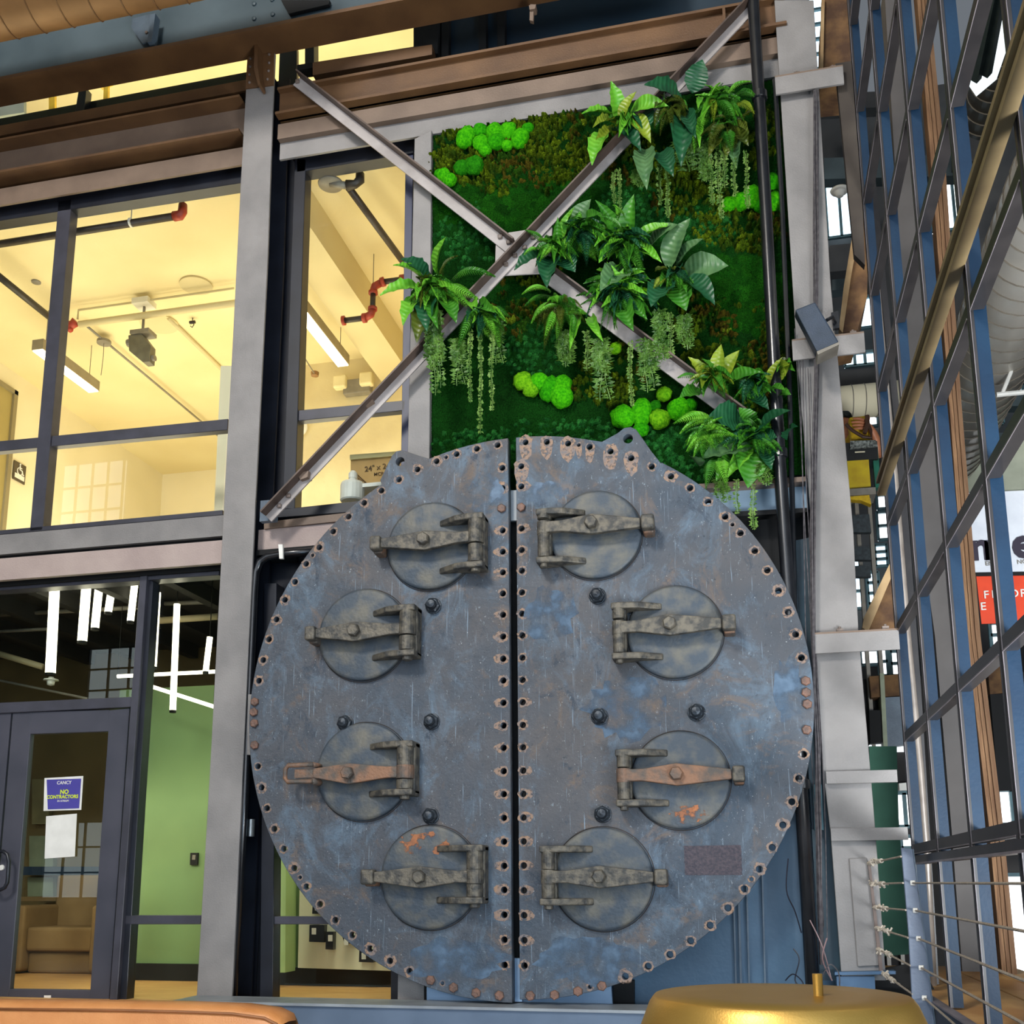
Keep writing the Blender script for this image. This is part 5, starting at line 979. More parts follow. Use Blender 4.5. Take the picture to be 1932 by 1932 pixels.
for (g, kd), ids in cnt.items():
    ids.sort(key=lambda i: VN[i][0])
    for j, i in enumerate(ids):
        x, y0, y1, wv, _ = VN[i]; Yv = -0.12-0.05*random.random(); a = at(x, y0, Yv); c = at(x, y1, Yv)
        o = bpy.data.objects.new('trailing_vine', vine_mesh(kd, i % 4)); col.objects.link(o); o.location = tuple(a); ln = a[2]-c[2]; o.scale = (wv/255*1.6, 0.05, ln*1.0)
        WORLD[o.name] = a
        tag(o, '%s %s, %s from the left' % (side_words[kd], g, ORDN[j]) if len(ids) > 1 else '%s %s' % (side_words[kd], g), 'vine', 'trailing vines on the moss wall')
# ================================================================== pipes and cables by the right column
b = MB(); b.tube([at(x, y, -0.09) for x, y in ((1417, -20), (1421, 0), (1445, 400), (1470, 860), (1500, 1300), (1534, 1870))], 0.042, 16); t = thing('standpipe', 'tall black pipe running down in front of the moss wall', 'pipe', at(1534, 1870, -0.09)); b.build('pipe', PIPEBLK, t, smooth=True)
for y, x in ((182, 1433), (856, 1470), (1480, 1512)):
    k = at(x, y, -0.09); b = MB(); b.lathe(tuple(k), [(0.05, -0.03), (0.054, -0.025), (0.054, 0.025), (0.05, 0.03)], 16); b.build('coupling', PIPEBLK, t)
b = MB(); b.tube([at(x, y, 0.0) for x, y in ((1462, 150), (1476, 400), (1490, 750), (1500, 1180))], 0.018, 8); b.build('riser', PIPEBLK); tag(list(col.objects)[-1], 'slim dark riser between the moss wall and the right column', 'pipe')
CAB = mat('grey_cable', (96, 92, 94), (66, 62, 66), 30, 0.6)
t = thing('cable_bundle', 'bundle of grey cables running down the face of the right column', 'cable', at(1545, 1800, -0.06))
for i in range(7):
    off = (i-3)*1.3; ph = random.uniform(0, 6)
    b = MB(); b.tube([at(x+off+1.5*math.sin(y/90.0+ph), y, -0.05-0.012*(i % 3)) for x, y in ((1538, 170), (1539, 300), (1540, 430), (1540, 560), (1540, 700), (1536, 850), (1534, 1000), (1534, 1190), (1537, 1300), (1542, 1400), (1545, 1560), (1547, 1700), (1550, 1820))], 0.0045, 5); b.build('cable', CAB, t)
t = thing('cable_bundle', 'loose thin wires hanging between the plate and the right column', 'cable', at(1505, 1700, -0.03))
for i in range(4):
    x0 = 1500+i*6; b = MB(); ph = random.uniform(0, 6)
    b.tube([at(x0+(y-600)*0.038+3*math.sin(y/120.0+ph), y, -0.04) for y in range(620+i*25, 1820, 90)], 0.003, 5); b.build('cable', CAB, t)
def wirecurl(pts, label, m=CAB, r=0.004):
    b = MB(); P = [np.array(at(*p)) for p in pts]; Q = []
    for i in range(len(P)-1):
        p0 = P[max(i-1, 0)]; p1 = P[i]; p2 = P[i+1]; p3 = P[min(i+2, len(P)-1)]
        for u in np.linspace(0, 1, 6, endpoint=(i == len(P)-2)): Q.append(0.5*((2*p1)+(-p0+p2)*u+(2*p0-5*p1+4*p2-p3)*u*u+(-p0+3*p1-3*p2+p3)*u**3))
    b.tube(Q, r, 5); tag(b.build('loose_wire', m), label, 'wire')
DKW = mat('dark_wire', (34, 36, 50), (24, 26, 36), 20, 0.5)
wirecurl([(1497,1790,-.12),(1508,1810,-.14),(1500,1850,-.12),(1515,1862,-.12)], 'short dark wire sticking out left of the black pipe foot', DKW)
wirecurl([(1482,1850,-.12),(1496,1838,-.14),(1512,1850,-.12),(1520,1868,-.12)], 'curled dark wire at the foot of the blue wall', DKW)
wirecurl([(1528,1736,-.14),(1545,1770,-.16),(1556,1800,-.14),(1568,1845,-.12)], 'pinkish wire bending away from the black pipe foot', mat('pink_wire', (150, 124, 124), (130, 104, 104), 10, 0.5))
wirecurl([(1560,1770,-.14),(1552,1810,-.16),(1570,1850,-.12)], 'second pinkish wire crossing near the pipe foot', MATS['pink_wire'])
wirecurl([(1548,1850,-.12),(1565,1820,-.16),(1582,1835,-.14),(1584,1860,-.12)], 'looped grey wire at the foot of the right column')
wirecurl([(1487,1620,-.05),(1484,1680,-.1),(1500,1720,-.1),(1512,1760,-.08)], 'thin wire sagging left of the black pipe', DKW)
# blue steel wall panels behind the plate at lower right
BW = mat('blue_steel_wall', (62, 94, 120), (46, 74, 98), 1.6, 0.45, bump=0.15, bscale=30)
b = MB(); b.px([(1150, 1040), (1560, 1010), (1600, 1900), (1150, 1900)], 0.28, 0.03); struct('wall_lower_right', b, BW)
for x0, x1, n_ in ((1388, 1391, 'first'), (1397, 1401, 'second'), (1413, 1416, 'third'), (1443, 1446, 'fourth')):
    b = MB(); b.px([(x0-20, 1100), (x1-20, 1100), (x1, 1890), (x0, 1890)], 0.24, 0.045); tag(b.build('wall_rib', STEELBLUE), n_+' narrow upright rib from the left on the blue steel wall behind the plate', 'rib', 'ribs on the blue steel wall')
b = MB(); b.px([(1158, 1850), (1196, 1850), (1196, 1905), (1156, 1905)], 0.2, 0.06); struct('trim_6', b, BLACK)
b = MB(); b.px([(1500, 1020), (1545, 1010), (1590, 1850), (1548, 1850)], 0.10, 0.05); tag(b.build('teal_upright', mat('dark_teal_steel', (34, 64, 76), (22, 46, 58), 3, 0.5)), 'dark teal steel upright beside the right column', 'upright')
b = MB(); b.px([(1533, 1480), (1550, 1480), (1554, 1566), (1537, 1566)], 0.02, 0.05); tag(b.build('junction_box', mat('teal_box', (60, 108, 118), (50, 94, 104), 6, 0.5)), 'small teal box on the wall right of the plate', 'box')
t = thing('floor_beam', 'light steel beam below the moss wall right of the plate', 'beam', at(1400, 965, 0.1))
b = MB(); b.px([(1290, 922), (1520, 905), (1524, 960), (1290, 972)], 0.13, 0.04); b.build('web', mat('light_steel', (150, 172, 190), (120, 146, 168), 3, 0.35, metal=0.2), t)
b = MB(); b.px([(1290, 915), (1520, 899), (1520, 908), (1290, 924)], 0.04, 0.1); b.build('top_flange', BEIGE, t); b = MB(); b.px([(1290, 970), (1524, 958), (1524, 966), (1290, 980)], 0.06, 0.1); b.build('bottom_flange', BLACK, t)
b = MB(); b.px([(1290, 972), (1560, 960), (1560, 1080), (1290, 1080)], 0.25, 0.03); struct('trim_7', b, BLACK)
# speaker
t = thing('loudspeaker', 'dark blue-grey box loudspeaker clamped to the right column', 'speaker', at(1540, 665, -0.2))
fr = [(1500, 584), (1538, 569), (1583, 645), (1541, 663)]
b = MB(); P = [at(x, y, -0.30) for x, y in fr]; b.prism(P, (0.0, 0.12, 0.02)); bevel(b.build('cabinet', mat('speaker_blue', (52, 64, 80), (42, 54, 68), 10, 0.5, bump=0.3, bscale=200), t), 0.01, 2)
b = MB(); b.px([(1541, 663), (1583, 645), (1583, 650), (1543, 669)], -0.30, 0.14); b.build('front_grille', GREYP, t)
b = MB(); b.tube([at(1560, 604, -0.22), at(1570, 598, -0.15), at(1576, 610, -0.05)], 0.012, 8); b.px([(1568, 590), (1582, 586), (1584, 618), (1572, 620)], -0.06, 0.03); b.build('yoke', PIPEBLK, t)
# ================================================================== steel window grid on the right
GB = mat('blue_steel_paint', (18, 44, 66), (13, 34, 54), 3, 0.5, bump=0.1, spec=0.25); GDK = mat('grid_dark_steel', (44, 41, 41), (32, 30, 31), 6, 0.4); GE = mat('grid_edge_bead', (128, 120, 124), (104, 98, 102), 8, 0.4)
GX0, GX1 = 0.95, 1.012
grid = thing('window_20', None, None, (GX0, -1.7, 0.86)); grid['kind'] = 'structure'
MYS = [0.06, -0.82, -1.69, -2.56, -3.43]; HZ = [1.69, 2.37, 3.05, 3.76, 4.68, 5.37, 6.06, 6.77, 7.47, 8.17, 8.85]
for y in MYS:
    zb = 0.87 if y < 0 else 0.95
    b = MB(); b.box((GX0+0.01, y-0.028, zb), (GX1, y+0.028, 10.5)); b.build('mullion', GB, grid)
    b = MB(); b.box((GX0, y-0.034, zb), (GX0+0.012, y-0.012, 10.5)); b.box((GX0, y+0.012, zb), (GX0+0.012, y+0.034, 10.5)); b.build('mullion_bead', GDK, grid)
    b = MB(); b.box((GX0-0.002, y-0.036, zb), (GX0, y-0.030, 10.5)); b.build('edge_bead', GE, grid)
for i in range(len(MYS)-1):
    y0, y1 = MYS[i+1]+0.034, MYS[i]-0.034
    for z in HZ:
        b = MB(); b.box((GX0, y0, z-0.028), (GX1-0.01, y1, z+0.028)); b.build('transom', GDK, grid)
        b = MB(); b.box((GX0-0.002, y0, z-0.030), (GX0, y1, z-0.024)); b.build('edge_bead', GE, grid)
for z in HZ:
    b = MB(); b.box((GX0, -6.0, z-0.028), (GX1-0.01, MYS[-1]-0.034, z+0.028)); b.build('transom', GDK, grid)
b = MB(); b.box((GX0-0.03, -6.0, 1.60), (GX1, 0.1, 1.645)); b.build('bottom_rail', GDK, grid)
b = MB(); b.box((GX0-0.034, -6.0, 1.596), (GX0-0.03, 0.1, 1.606)); b.build('edge_bead', GE, grid)
# long brown beam crossing in front of the grid towards the hall
BB = mat('olive_brown_steel', (128, 110, 78), (104, 88, 62), 4, 0.45)
t = thing('crane_beam', 'long olive-brown steel beam running across the window grid towards the viewer', 'beam', (0.85, -2.5, 3.92))
b = MB(); b.box((0.895, -6.2, 3.935), (0.948, 0.02, 3.962)); b.build('bottom_flange', BB, t)
b = MB(); b.box((0.915, -6.2, 3.962), (0.925, 0.02, 4.02)); b.build('web', mat('mauve_brown_steel', (110, 88, 82), (92, 72, 66), 5, 0.45), t)
b = MB(); b.box((0.895, -6.2, 4.02), (0.948, 0.02, 4.045)); b.build('top_flange', BB, t)
b = MB(); b.box((0.906, -6.2, 3.963), (0.915, -1.2, 3.982)); b.build('glazing_strip', mat('pale_green_strip', (186, 206, 186), (170, 192, 172)), t)
b = MB(); [b.box((0.904, -6.1+0.08*i, 3.963), (0.906, -6.092+0.08*i, 3.982)) for i in range(60)]; o = b.build('strip_tick', BLACK, t); o['kind'] = 'stuff'
# ================================================================== beyond the grid
HB0 = mat('skylight_bar_green', (50, 66, 64), (40, 54, 52)); FW = mat('far_wall_dark', (62, 62, 62), (44, 46, 48), 1.5, 0.9); BRT = emis('bright_far_window', (214, 240, 255), 2.6); BRW = emis('bright_white_window', (250, 252, 255), 3.0)
b = MB(); b.box((-0.5, 9.0, 0), (12, 9.2, 14)); struct('wall_far', b, FW)
b = MB(); b.box((9.0, -8, 0), (9.2, 9, 14)); struct('wall_far_right', b, FW)
b = MB(); b.box((0.95, -0.2, -0.02), (9, 9, 0.02)); struct('floor_annex', b, mat('annex_floor', (110, 104, 96)))
def farwin(n, x0, y0, x1, y1, Y, m=BRT, nx=2, nz=2, nm='window_%d'):
    a = at(x0, y1, Y); c = at(x1, y0, Y); b = MB(); b.box((a[0], Y, a[2]), (c[0], Y+0.03, c[2])); o = struct('window_%d' % n, b, m)
    f = MB()
    for i in range(nx+1): x = a[0]+(c[0]-a[0])*i/nx; f.box((x-0.02, Y-0.05, a[2]), (x+0.02, Y, c[2]))
    for i in range(nz+1): z = a[2]+(c[2]-a[2])*i/nz; f.box((a[0], Y-0.05, z-0.02), (c[0], Y, z+0.02))
    f.build('muntin_grid', mat('teal_muntin', (86, 120, 128), (70, 100, 108)), o)
k = 30
for q in ((1533, -10, 1556, 134, 8.8, BRT, 1, 5), (1562, 330, 1606, 452, 8.8, BRT, 2, 1), (1618, 560, 1650, 622, 8.6, BRT, 1, 1), (1594, 664, 1650, 694, 8.6, BRT, 3, 1), (1598, 780, 1655, 810, 8.8, BRW, 1, 1), (1655, 934, 1678, 962, 8.6, BRW, 1, 1), (1657, 966, 1680, 1020, 8.6, BRW, 1, 2),
          (1652, 1028, 1672, 1070, 8.6, BRT, 1, 3), (1640, 1080, 1656, 1160, 8.6, BRT, 1, 4), (1606, 1050, 1622, 1150, 8.6, BRT, 1, 3), (1624, 1226, 1658, 1256, 7.5, BRW, 1, 1), (1660, 1222, 1672, 1276, 7.5, BRW, 1, 2), (1682, 1206, 1702, 1276, 7.5, BRW, 1, 3), (1692, 1496, 1722, 1560, 5.3, BRW, 2, 1), (1700, 1578, 1726, 1600, 5.3, BRW, 1, 1),
          (1760, 300, 1812, 440, 8.4, BRW, 3, 1), (1832, 160, 1870, 232, 8.4, BRT, 1, 2), (1886, 1490, 1932, 1556, 5.3, BRW, 2, 1), (1900, 1650, 1990, 1842, 5.3, BRW, 1, 1), (1905, 918, 1935, 935, 7.0, BRW, 1, 1), (1906, 940, 1928, 962, 7.0, BRW, 1, 1), (1908, 966, 1935, 1000, 7.0, BRW, 2, 1), (1846, 950, 1880, 990, 7.0, BRW, 1, 1), (1870, 1176, 1890, 1222, 7.0, BRW, 1, 2), (1880, 1040, 1900, 1060, 7.0, BRW, 1, 1),
          (1890, 720, 1990, 760, 8.4, BRT, 5, 1), (1840, 780, 1890, 805, 8.5, BRT, 3, 1), (1690, 110, 1705, 200, 8.5, BRT, 1, 2)):
    farwin(k, *q[:6], q[6], q[7]) if False else farwin(k, q[0], q[1], q[2], q[3], q[4], q[5], q[6], q[7]); k += 1
P_ = [atZ(x, y, 9.6) for x, y in ((1866, 0), (1866, -60), (1915, -60), (1910, 62), (1880, 150), (1842, 182), (1820, 150))]
b = MB(); b.prism(P_, (0, 0, 0.05)); o = struct('window_61', b, emis('skylight_glow', (232, 244, 248), 1.6))
for (x0, y0, x1, y1) in ((1884, -50, 1842, 150), (1896, -50, 1862, 140)): b = MB(); p0, p1 = atZ(x0, y0, 9.55), atZ(x1, y1, 9.55); b.tube([p0, p1], 0.05, 4); b.build('skylight_bar', HB0, o)
def fbox(name, pts, Y, d, m, label, cat): b = MB(); b.px(pts, Y, d); return tag(b.build(name, m), label, cat)
R1 = mat('rusty_timber', (108, 78, 44), (64, 40, 20), 7, 0.8, bump=0.6, bscale=25); TAN = mat('tan_timber_edge', (170, 142, 102), (146, 116, 78), 6, 0.7, stretch=(1, 0.3, 1))
def yrun(name, xa, ya, xb, yb, X, wd, hg, m, label, cat='beam', edge=None):
    a = atX(xa, ya, X); c = atX(xb, yb, X); z = (a[2]+c[2])/2
    t = thing(name, label, cat, (X, a[1], z)); b = MB(); b.box((X, a[1], z), (X+wd, c[1], z+hg)); b.build('body', m, t)
    if edge: b = MB(); b.box((X-0.02, a[1], z-0.03), (X+0.05, c[1], z+0.02)); b.build('edge', edge, t)
    return t
ZA = zz(1660, 1280, 5.45)
b = MB(); b.box((0.3, 5.45, 0), (9, 5.6, ZA)); struct('wall_annex', b, mat('annex_dark_wall', (38, 36, 34), (26, 26, 28), 2, 0.9))
# rusty beams end at the column clamps
for pts, ed, lab in (([(1640, 385), (1636, 560), (1618, 622), (1588, 628), (1600, 520), (1624, 385)], [(1618, 385), (1630, 385), (1606, 520), (1590, 628), (1583, 620), (1592, 540)], 'brown rust-stained beam end above the speaker clamp'),
                     ([(1552, -5), (1600, -5), (1606, 128), (1550, 134)], [(1550, -5), (1556, -5), (1553, 134), (1547, 134)], 'dark rust-stained beam end above the top clamp'),
                     ([(1700, 1048), (1700, 1190), (1632, 1196), (1650, 1130), (1690, 1048)], [(1686, 1048), (1700, 1046), (1638, 1192), (1627, 1184), (1630, 1165)], 'rusty beam end with a pale tan edge above the third clamp')):
    t = thing('rusty_beam', lab, 'beam', at(pts[0][0], pts[0][1], 0.5)); b = MB(); b.px(pts, 0.5, 0.5); b.build('web', R1, t); b = MB(); b.px(ed, 0.46, 0.06); b.build('flange_edge', TAN, t)
fbox('timber_post', [(1576, 120), (1606, 115), (1628, 400), (1632, 500), (1612, 480), (1600, 360)], 0.0, 0.06, mat('dark_brown_timber', (62, 54, 46), (48, 40, 34), 4, 0.7), 'dark brown timber post between the top clamp and the window grid', 'post')
HB_ = mat('far_steel_beam', (60, 74, 78), (46, 58, 62), 3, 0.6)
for i, (y0, y1, x0, x1) in enumerate(((170, 200, 1545, 1700), (290, 330, 1555, 1850), (455, 505, 1565, 1650), (510, 540, 1570, 1640), (692, 735, 1585, 1660), (735, 765, 1590, 1960), (662, 700, 1860, 1990), (812, 838, 1800, 1990), (232, 300, 1800, 1880))):
    b = MB(); b.px([(x0, y0+8), (x1, y0), (x1, y1), (x0, y1+8)], 7.6-0.3*(i % 3), 0.2); tag(b.build('far_beam', HB_ if i % 2 else FW), ['dark far beam behind the top column clamp', 'long dark far beam above the round white sensor', 'dark far beam under the bright left skylight', 'pinkish-shaded far beam under the dark one', 'dark green far beam above the duct behind the column', 'long grey far beam at skylight foot', 'dark far beam crossing behind the big silver duct', 'far beam above the cream wall', 'dark far beam beside the dark duct'][i], 'beam')
fbox('wall_strip', [(1668, -30), (1700, -30), (1725, 300), (1752, 700), (1778, 1000), (1804, 1200), (1836, 1560), (1864, 1890), (1820, 1890), (1795, 1560), (1764, 1200), (1736, 1000), (1712, 700)], 1.6, 0.25, mat('grey_pier', (88, 84, 82), (76, 72, 70), 2, 0.7), 'tall flat grey pier seen through the window grid', 'pier')
t = thing('timber_post', 'tall brown grooved timber post seen through the window grid', 'post', at(1895, 1860, 1.4))
for j, (a_, c_) in enumerate(((0, .3), (.34, .62), (.66, 1))):
    Lx = [(1728, -30), (1756, 300), (1791, 760), (1824, 1200), (1866, 1560), (1893, 1862)]; Rx = [(1750, -30), (1783, 300), (1814, 760), (1850, 1200), (1893, 1560), (1922, 1862)]
    lp = [(l[0]+(r[0]-l[0])*a_, l[1]) for l, r in zip(Lx, Rx)]; rp_ = [(l[0]+(r[0]-l[0])*c_, l[1]) for l, r in zip(Lx, Rx)]
    b = MB(); b.px(lp+rp_[::-1], 1.4+0.02*(j % 2), 0.14); b.build('plank', mat('old_timber_%d' % j, (136-12*j, 102-9*j, 70-6*j), (96, 66, 42), 10, 0.75, stretch=(6, 6, 0.35), bump=0.4), t)
b = MB(); b.tube([at(x, y, 0.45) for x, y in ((1634, 340), (1650, 500), (1668, 700), (1688, 900), (1712, 1200), (1736, 1450), (1749, 1620), (1760, 1860))], 0.024, 10); tag(b.build('riser_pipe', mat('silver_pipe', (170, 160, 150), (140, 130, 122), 6, 0.35, metal=0.4), smooth=True), 'slim silver pipe rising behind the first grid mullion', 'pipe')
fbox('steel_channel', [(1640, 340), (1652, 340), (1700, 800), (1738, 1300), (1772, 1860), (1760, 1860), (1726, 1300), (1688, 800)], 0.55, 0.08, GDK, 'dark grey upright channel beside the slim silver pipe', 'channel')
# ducts running towards the viewer
SD = mat('silver_duct', (232, 226, 214), (214, 208, 196), 2, 0.35, metal=0.2)
def yduct(xa, ya, X, r, y0, y1, label, m=SD, seams=0.22):
    k = atX(xa, ya, X); t = thing('spiral_duct', label, 'duct', (X, k[1], k[2])); b = MB(); b.tube([(X, y0, k[2]), (X, y1, k[2])], r, 36); b.build('body', m, t, smooth=True)
    b = MB(); y = y0
    while y < y1:
        b.tube([(X+(r+0.004)*math.cos(a), y+0.12*math.sin(a/2), k[2]+(r+0.004)*math.sin(a)) for a in [2*math.pi*j/24 for j in range(25)]], 0.008, 4, False); y += seams
    o = b.build('seam', mat('duct_seam', (120, 112, 100), (100, 94, 84), 5, 0.5), t); o['kind'] = 'stuff'
yduct(1880, 640, 2.6, 0.42, -4.5, 6.5, 'big bright silver spiral duct at the right edge beyond the grid')
yduct(1862, 230, 3.1, 0.30, -4.0, 5.0, 'darker spiral duct near the top right beyond the grid', mat('dark_silver_duct', (110, 106, 96), (84, 80, 72), 3, 0.4, metal=0.4), 0.18)
k = at(1625, 765, 6.85); k[1] = 6.72; t = thing('spiral_duct', 'cream spiral duct crossing behind the worker', 'duct', k); b = MB(); b.tube([k-[0.6, 0, 0], k+[0.6, 0, 0]], 0.22, 24); b.build('body', CREAM, t, smooth=True)
b = MB(); [b.tube([(k[0]-0.5+0.16*j+0.05*math.sin(a/2), k[1]+0.225*math.cos(a), k[2]+0.225*math.sin(a)) for a in [2*math.pi*i/20 for i in range(21)]], 0.006, 4, False) for j in range(7)]; o = b.build('seam', GREYP, t); o['kind'] = 'stuff'
k = at(1584, 362, 4.0); b = MB(); b.lathe(tuple(k), [(0.09, 0.0), (0.10, 0.02), (0.05, -0.02), (0.04, -0.05), (0.01, -0.055)], 24); tag(b.build('ceiling_sensor', WHITEP, smooth=True), 'round cream sensor under the far beam left of the grid', 'sensor')
b = MB(); b.tube([at(1932, 640, 3.5), at(1890, 745, 3.5)], 0.02, 8); b.tube([at(1880, 745, 3.5), at(1932, 740, 3.5)], 0.025, 8); tag(b.build('hanger_rod', WHITEP), 'white slanting rod with a dark bar at the right edge', 'rod')
fbox('cream_wall_panel', [(1818, 838), (1990, 826), (1990, 920), (1826, 928)], 6.8, 0.05, mat('pale_cream_panel', (206, 210, 186), (194, 198, 174)), 'pale cream wall panel above the banner', 'panel')
# banner
t = thing('banner', 'white and red banner with large dark letters beyond the grid', 'banner', at(1890, 1170, 3.0))
b = MB(); b.px([(1826, 930), (2010, 922), (2012, 1082), (1840, 1086)], 3.0, 0.01); b.build('white_field', mat('banner_white', (222, 226, 232), (210, 214, 222)), t)
b = MB(); b.px([(1840, 1080), (2012, 1077), (2012, 1084), (1840, 1087)], 2.99, 0.01); b.build('dark_band', BLACK, t)
b = MB(); b.px([(1842, 1087), (2012, 1084), (2016, 1172), (1852, 1177)], 3.0, 0.01); b.build('red_field', mat('banner_red', (226, 68, 24), (214, 60, 20)), t)
INKD = mat('banner_ink', (48, 40, 56), (42, 34, 50)); 
for s, x, y, z_ in (('n', 1832, 1056, 0.36), ('r', 1857, 1055, 0.36), ('e', 1911, 1052, 0.40)): o = text('lettering', s, z_, at(x, y, 2.985), RX, INKD, t, 0.002, bold=0.035)
for s, x, y, z_ in (('ENGI', 1859, 1067, 0.055), ('NG', 1919, 1064, 0.055)): text('lettering', s, z_, at(x, y, 2.985), RX, GREYP, t)
for s, x, y, z_ in (('F', 1856, 1129, 0.10), ('L', 1871, 1128, 0.10), ('O', 1886, 1128, 0.10), ('O', 1904, 1127, 0.10), ('R', 1925, 1126, 0.10), ('E', 1850, 1151, 0.10)): text('lettering', s, z_, at(x, y, 2.985), RX, WHITEP, t)
# lower annex
fbox('rusty_spandrel', [(1640, 1276), (1702, 1272), (1706, 1312), (1644, 1316)], 5.2, 0.26, R1, 'rust-speckled lintel under the bright far window', 'lintel')
fbox('rusty_fringe', [(1862, 1240), (1902, 1238), (1906, 1306), (1868, 1310)], 5.2, 0.26, R1, 'rusty corrugated strip right of the timber post', 'strip')
fbox('grey_blue_wall_block', [(1668, 1316), (1704, 1314), (1712, 1404), (1672, 1410)], 5.2, 0.26, STEELBLUE, 'blue-grey wall block with a rusty edge beyond the column', 'wall block')
fbox('switch_rack', [(1640, 1340), (1664, 1340), (1668, 1400), (1642, 1402)], 5.2, 0.26, BLACK, 'dark rack of fittings beyond the column', 'rack')
fbox('drop_rod', [(1660, 1270), (1668, 1270), (1676, 1430), (1668, 1432)], 5.15, 0.31, mat('pale_green_rod', (150, 158, 132)), 'pale green drop rod beyond the column', 'rod')
GR = mat('sea_green_wall', (58, 110, 88), (46, 94, 74), 2, 0.7)
fbox('green_wall_panel', [(1640, 1408), (1692, 1408), (1696, 1560), (1700, 1600), (1716, 1800), (1650, 1806)], 3.2, 0.1, GR, 'sea green wall panel behind the cable railing', 'panel')
fbox('green_wall_panel', [(1916, 1850), (1990, 1850), (1990, 1930), (1920, 1935)], 5.9, 0.1, GR, 'sea green wall patch at the right edge under the bright window', 'panel')
fbox('smoke_sensor', [(1696, 1478), (1716, 1476), (1716, 1492), (1698, 1494)], 5.3, 0.16, WHITEP, 'white boxy sensor left of the first mullion', 'sensor')
for x0, x1, y, lab in ((1640, 1716, 1412, 'white fluorescent tube left of the first mullion'), (1876, 1908, 1404, 'upper white fluorescent tube beside the timber post'), (1878, 1910, 1414, 'lower white fluorescent tube beside the timber post')):
    b = MB(); b.tube([at(x0, y, 5.4), at(x1, y-2, 5.4)], 0.05, 8); tag(b.build('tube_lamp', emis('cool_tube', (240, 248, 255), 1.5)), lab, 'light')
fbox('dark_partition', [(1868, 1310), (1912, 1308), (1930, 1490), (1884, 1492)], 5.2, 0.26, BLACK, 'dark partition right of the timber post', 'partition')
# worker on a lift behind the column
t = thing('person', 'worker in a yellow top with a dark cap reaching over a yellow case', 'person', at(1620, 950, 6.0))
SK = mat('skin', (196, 128, 92), (180, 112, 78), 20, 0.5); YV = mat('yellow_fabric', (214, 178, 26), (190, 150, 18), 20, 0.7)
def skin(name, chain, rad, m, parent, Y=5.8, edges=None):
    P = [np.array(at(x, y, Y+dy)) for x, y, dy in chain]; c = np.mean(P, 0); me = bpy.data.meshes.new(name)
    me.from_pydata([tuple(p-c) for p in P], edges or [(i, i+1) for i in range(len(P)-1)], []); o = bpy.data.objects.new(name, me); col.objects.link(o)
    md = o.modifiers.new('skin', 'SKIN'); md.use_smooth_shade = True
    for i, r in enumerate(rad): o.data.skin_vertices[0].data[i].radius = (r, r)
    o.data.skin_vertices[0].data[0].use_root = True; sb = o.modifiers.new('sub', 'SUBSURF'); sb.levels = 1; sb.render_levels = 1
    me.materials.append(m); o.parent = parent; WORLD[o.name] = c; o.location = tuple(c-WORLD[parent.name]); return o
skin('body', [(1603, 905, 0), (1604, 860, 0), (1606, 826, 0), (1600, 812, 0), (1597, 800, -0.02), (1596, 786, -0.02), (1640, 838, 0), (1658, 862, -0.2), (1652, 824, -0.3), (1640, 806, -0.35), (1628, 797, -0.4)], [0.17, 0.18, 0.16, 0.07, 0.09, 0.075, 0.085, 0.06, 0.05, 0.045, 0.035], SK, t, edges=[(0, 1), (1, 2), (2, 3), (3, 4), (4, 5), (2, 6), (6, 7), (7, 8), (8, 9), (9, 10)])
skin('shirt', [(1604, 912, 0), (1606, 862, -0.02), (1608, 826, -0.02), (1642, 836, -0.02)], [0.20, 0.21, 0.17, 0.12], YV, t)
skin('cap', [(1594, 790, -0.03), (1597, 781, -0.03), (1604, 784, -0.10)], [0.10, 0.09, 0.05], mat('dark_cap', (22, 28, 24)), t)
for i, (x, y) in enumerate(((1609, 790), (1606, 797), (1607, 803), (1611, 809))): skin('finger', [(1632, 794+i*5, -0.42), (1622, 790+i*6, -0.48), (x, y, -0.46)], [0.02, 0.018, 0.013], SK, t)
skin('thumb', [(1634, 800, -0.42), (1640, 788, -0.48), (1634, 783, -0.5)], [0.02, 0.018, 0.014], SK, t)
b = MB(); b.tube([at(x, y, 5.35) for x, y in ((1596, 800), (1608, 812), (1628, 824), (1644, 826), (1643, 812), (1638, 800))], 0.02, 6); b.tube([at(x, y, 5.3) for x, y in ((1636, 784), (1637, 800), (1631, 818))], 0.028, 6); b.build('strap', mat('brown_strap', (74, 48, 36)), t)
t = thing('equipment_case', 'yellow equipment case held by the worker', 'case', at(1620, 830, 5.4)); b = MB(); b.px([(1601, 786), (1640, 782), (1644, 830), (1606, 834)], 5.45, 0.2); bevel(b.build('case', YV, t), 0.03)
t = thing('lift_basket', 'black lift basket with a yellow panel below the worker', 'lift', at(1620, 920, 5.4))
b = MB(); b.px([(1592, 836), (1655, 832), (1657, 866), (1594, 870)], 5.3, 0.3); b.build('basket_band', mat('black_case', (24, 26, 26)), t)
b = MB(); b.px([(1604, 832), (1652, 830), (1656, 842), (1604, 847)], 5.26, 0.03); b.build('marked_label', mat('label_mottle', (150, 156, 150), (40, 44, 42), 40, 0.5), t)
b = MB(); b.px([(1613, 852), (1632, 851), (1632, 853), (1613, 854)], 5.28, 0.01); b.build('pale_bar', CREAM, t)
b = MB(); b.px([(1596, 870), (1639, 867), (1643, 918), (1601, 922)], 5.3, 0.06); b.build('yellow_panel', mat('yellow_panel', (208, 182, 24), (186, 156, 20), 6, 0.6), t)
b = MB(); b.px([(1645, 842), (1656, 842), (1662, 920), (1652, 920)], 5.34, 0.1); b.build('green_post', mat('green_post', (20, 108, 84), (14, 90, 70), 10, 0.5), t)
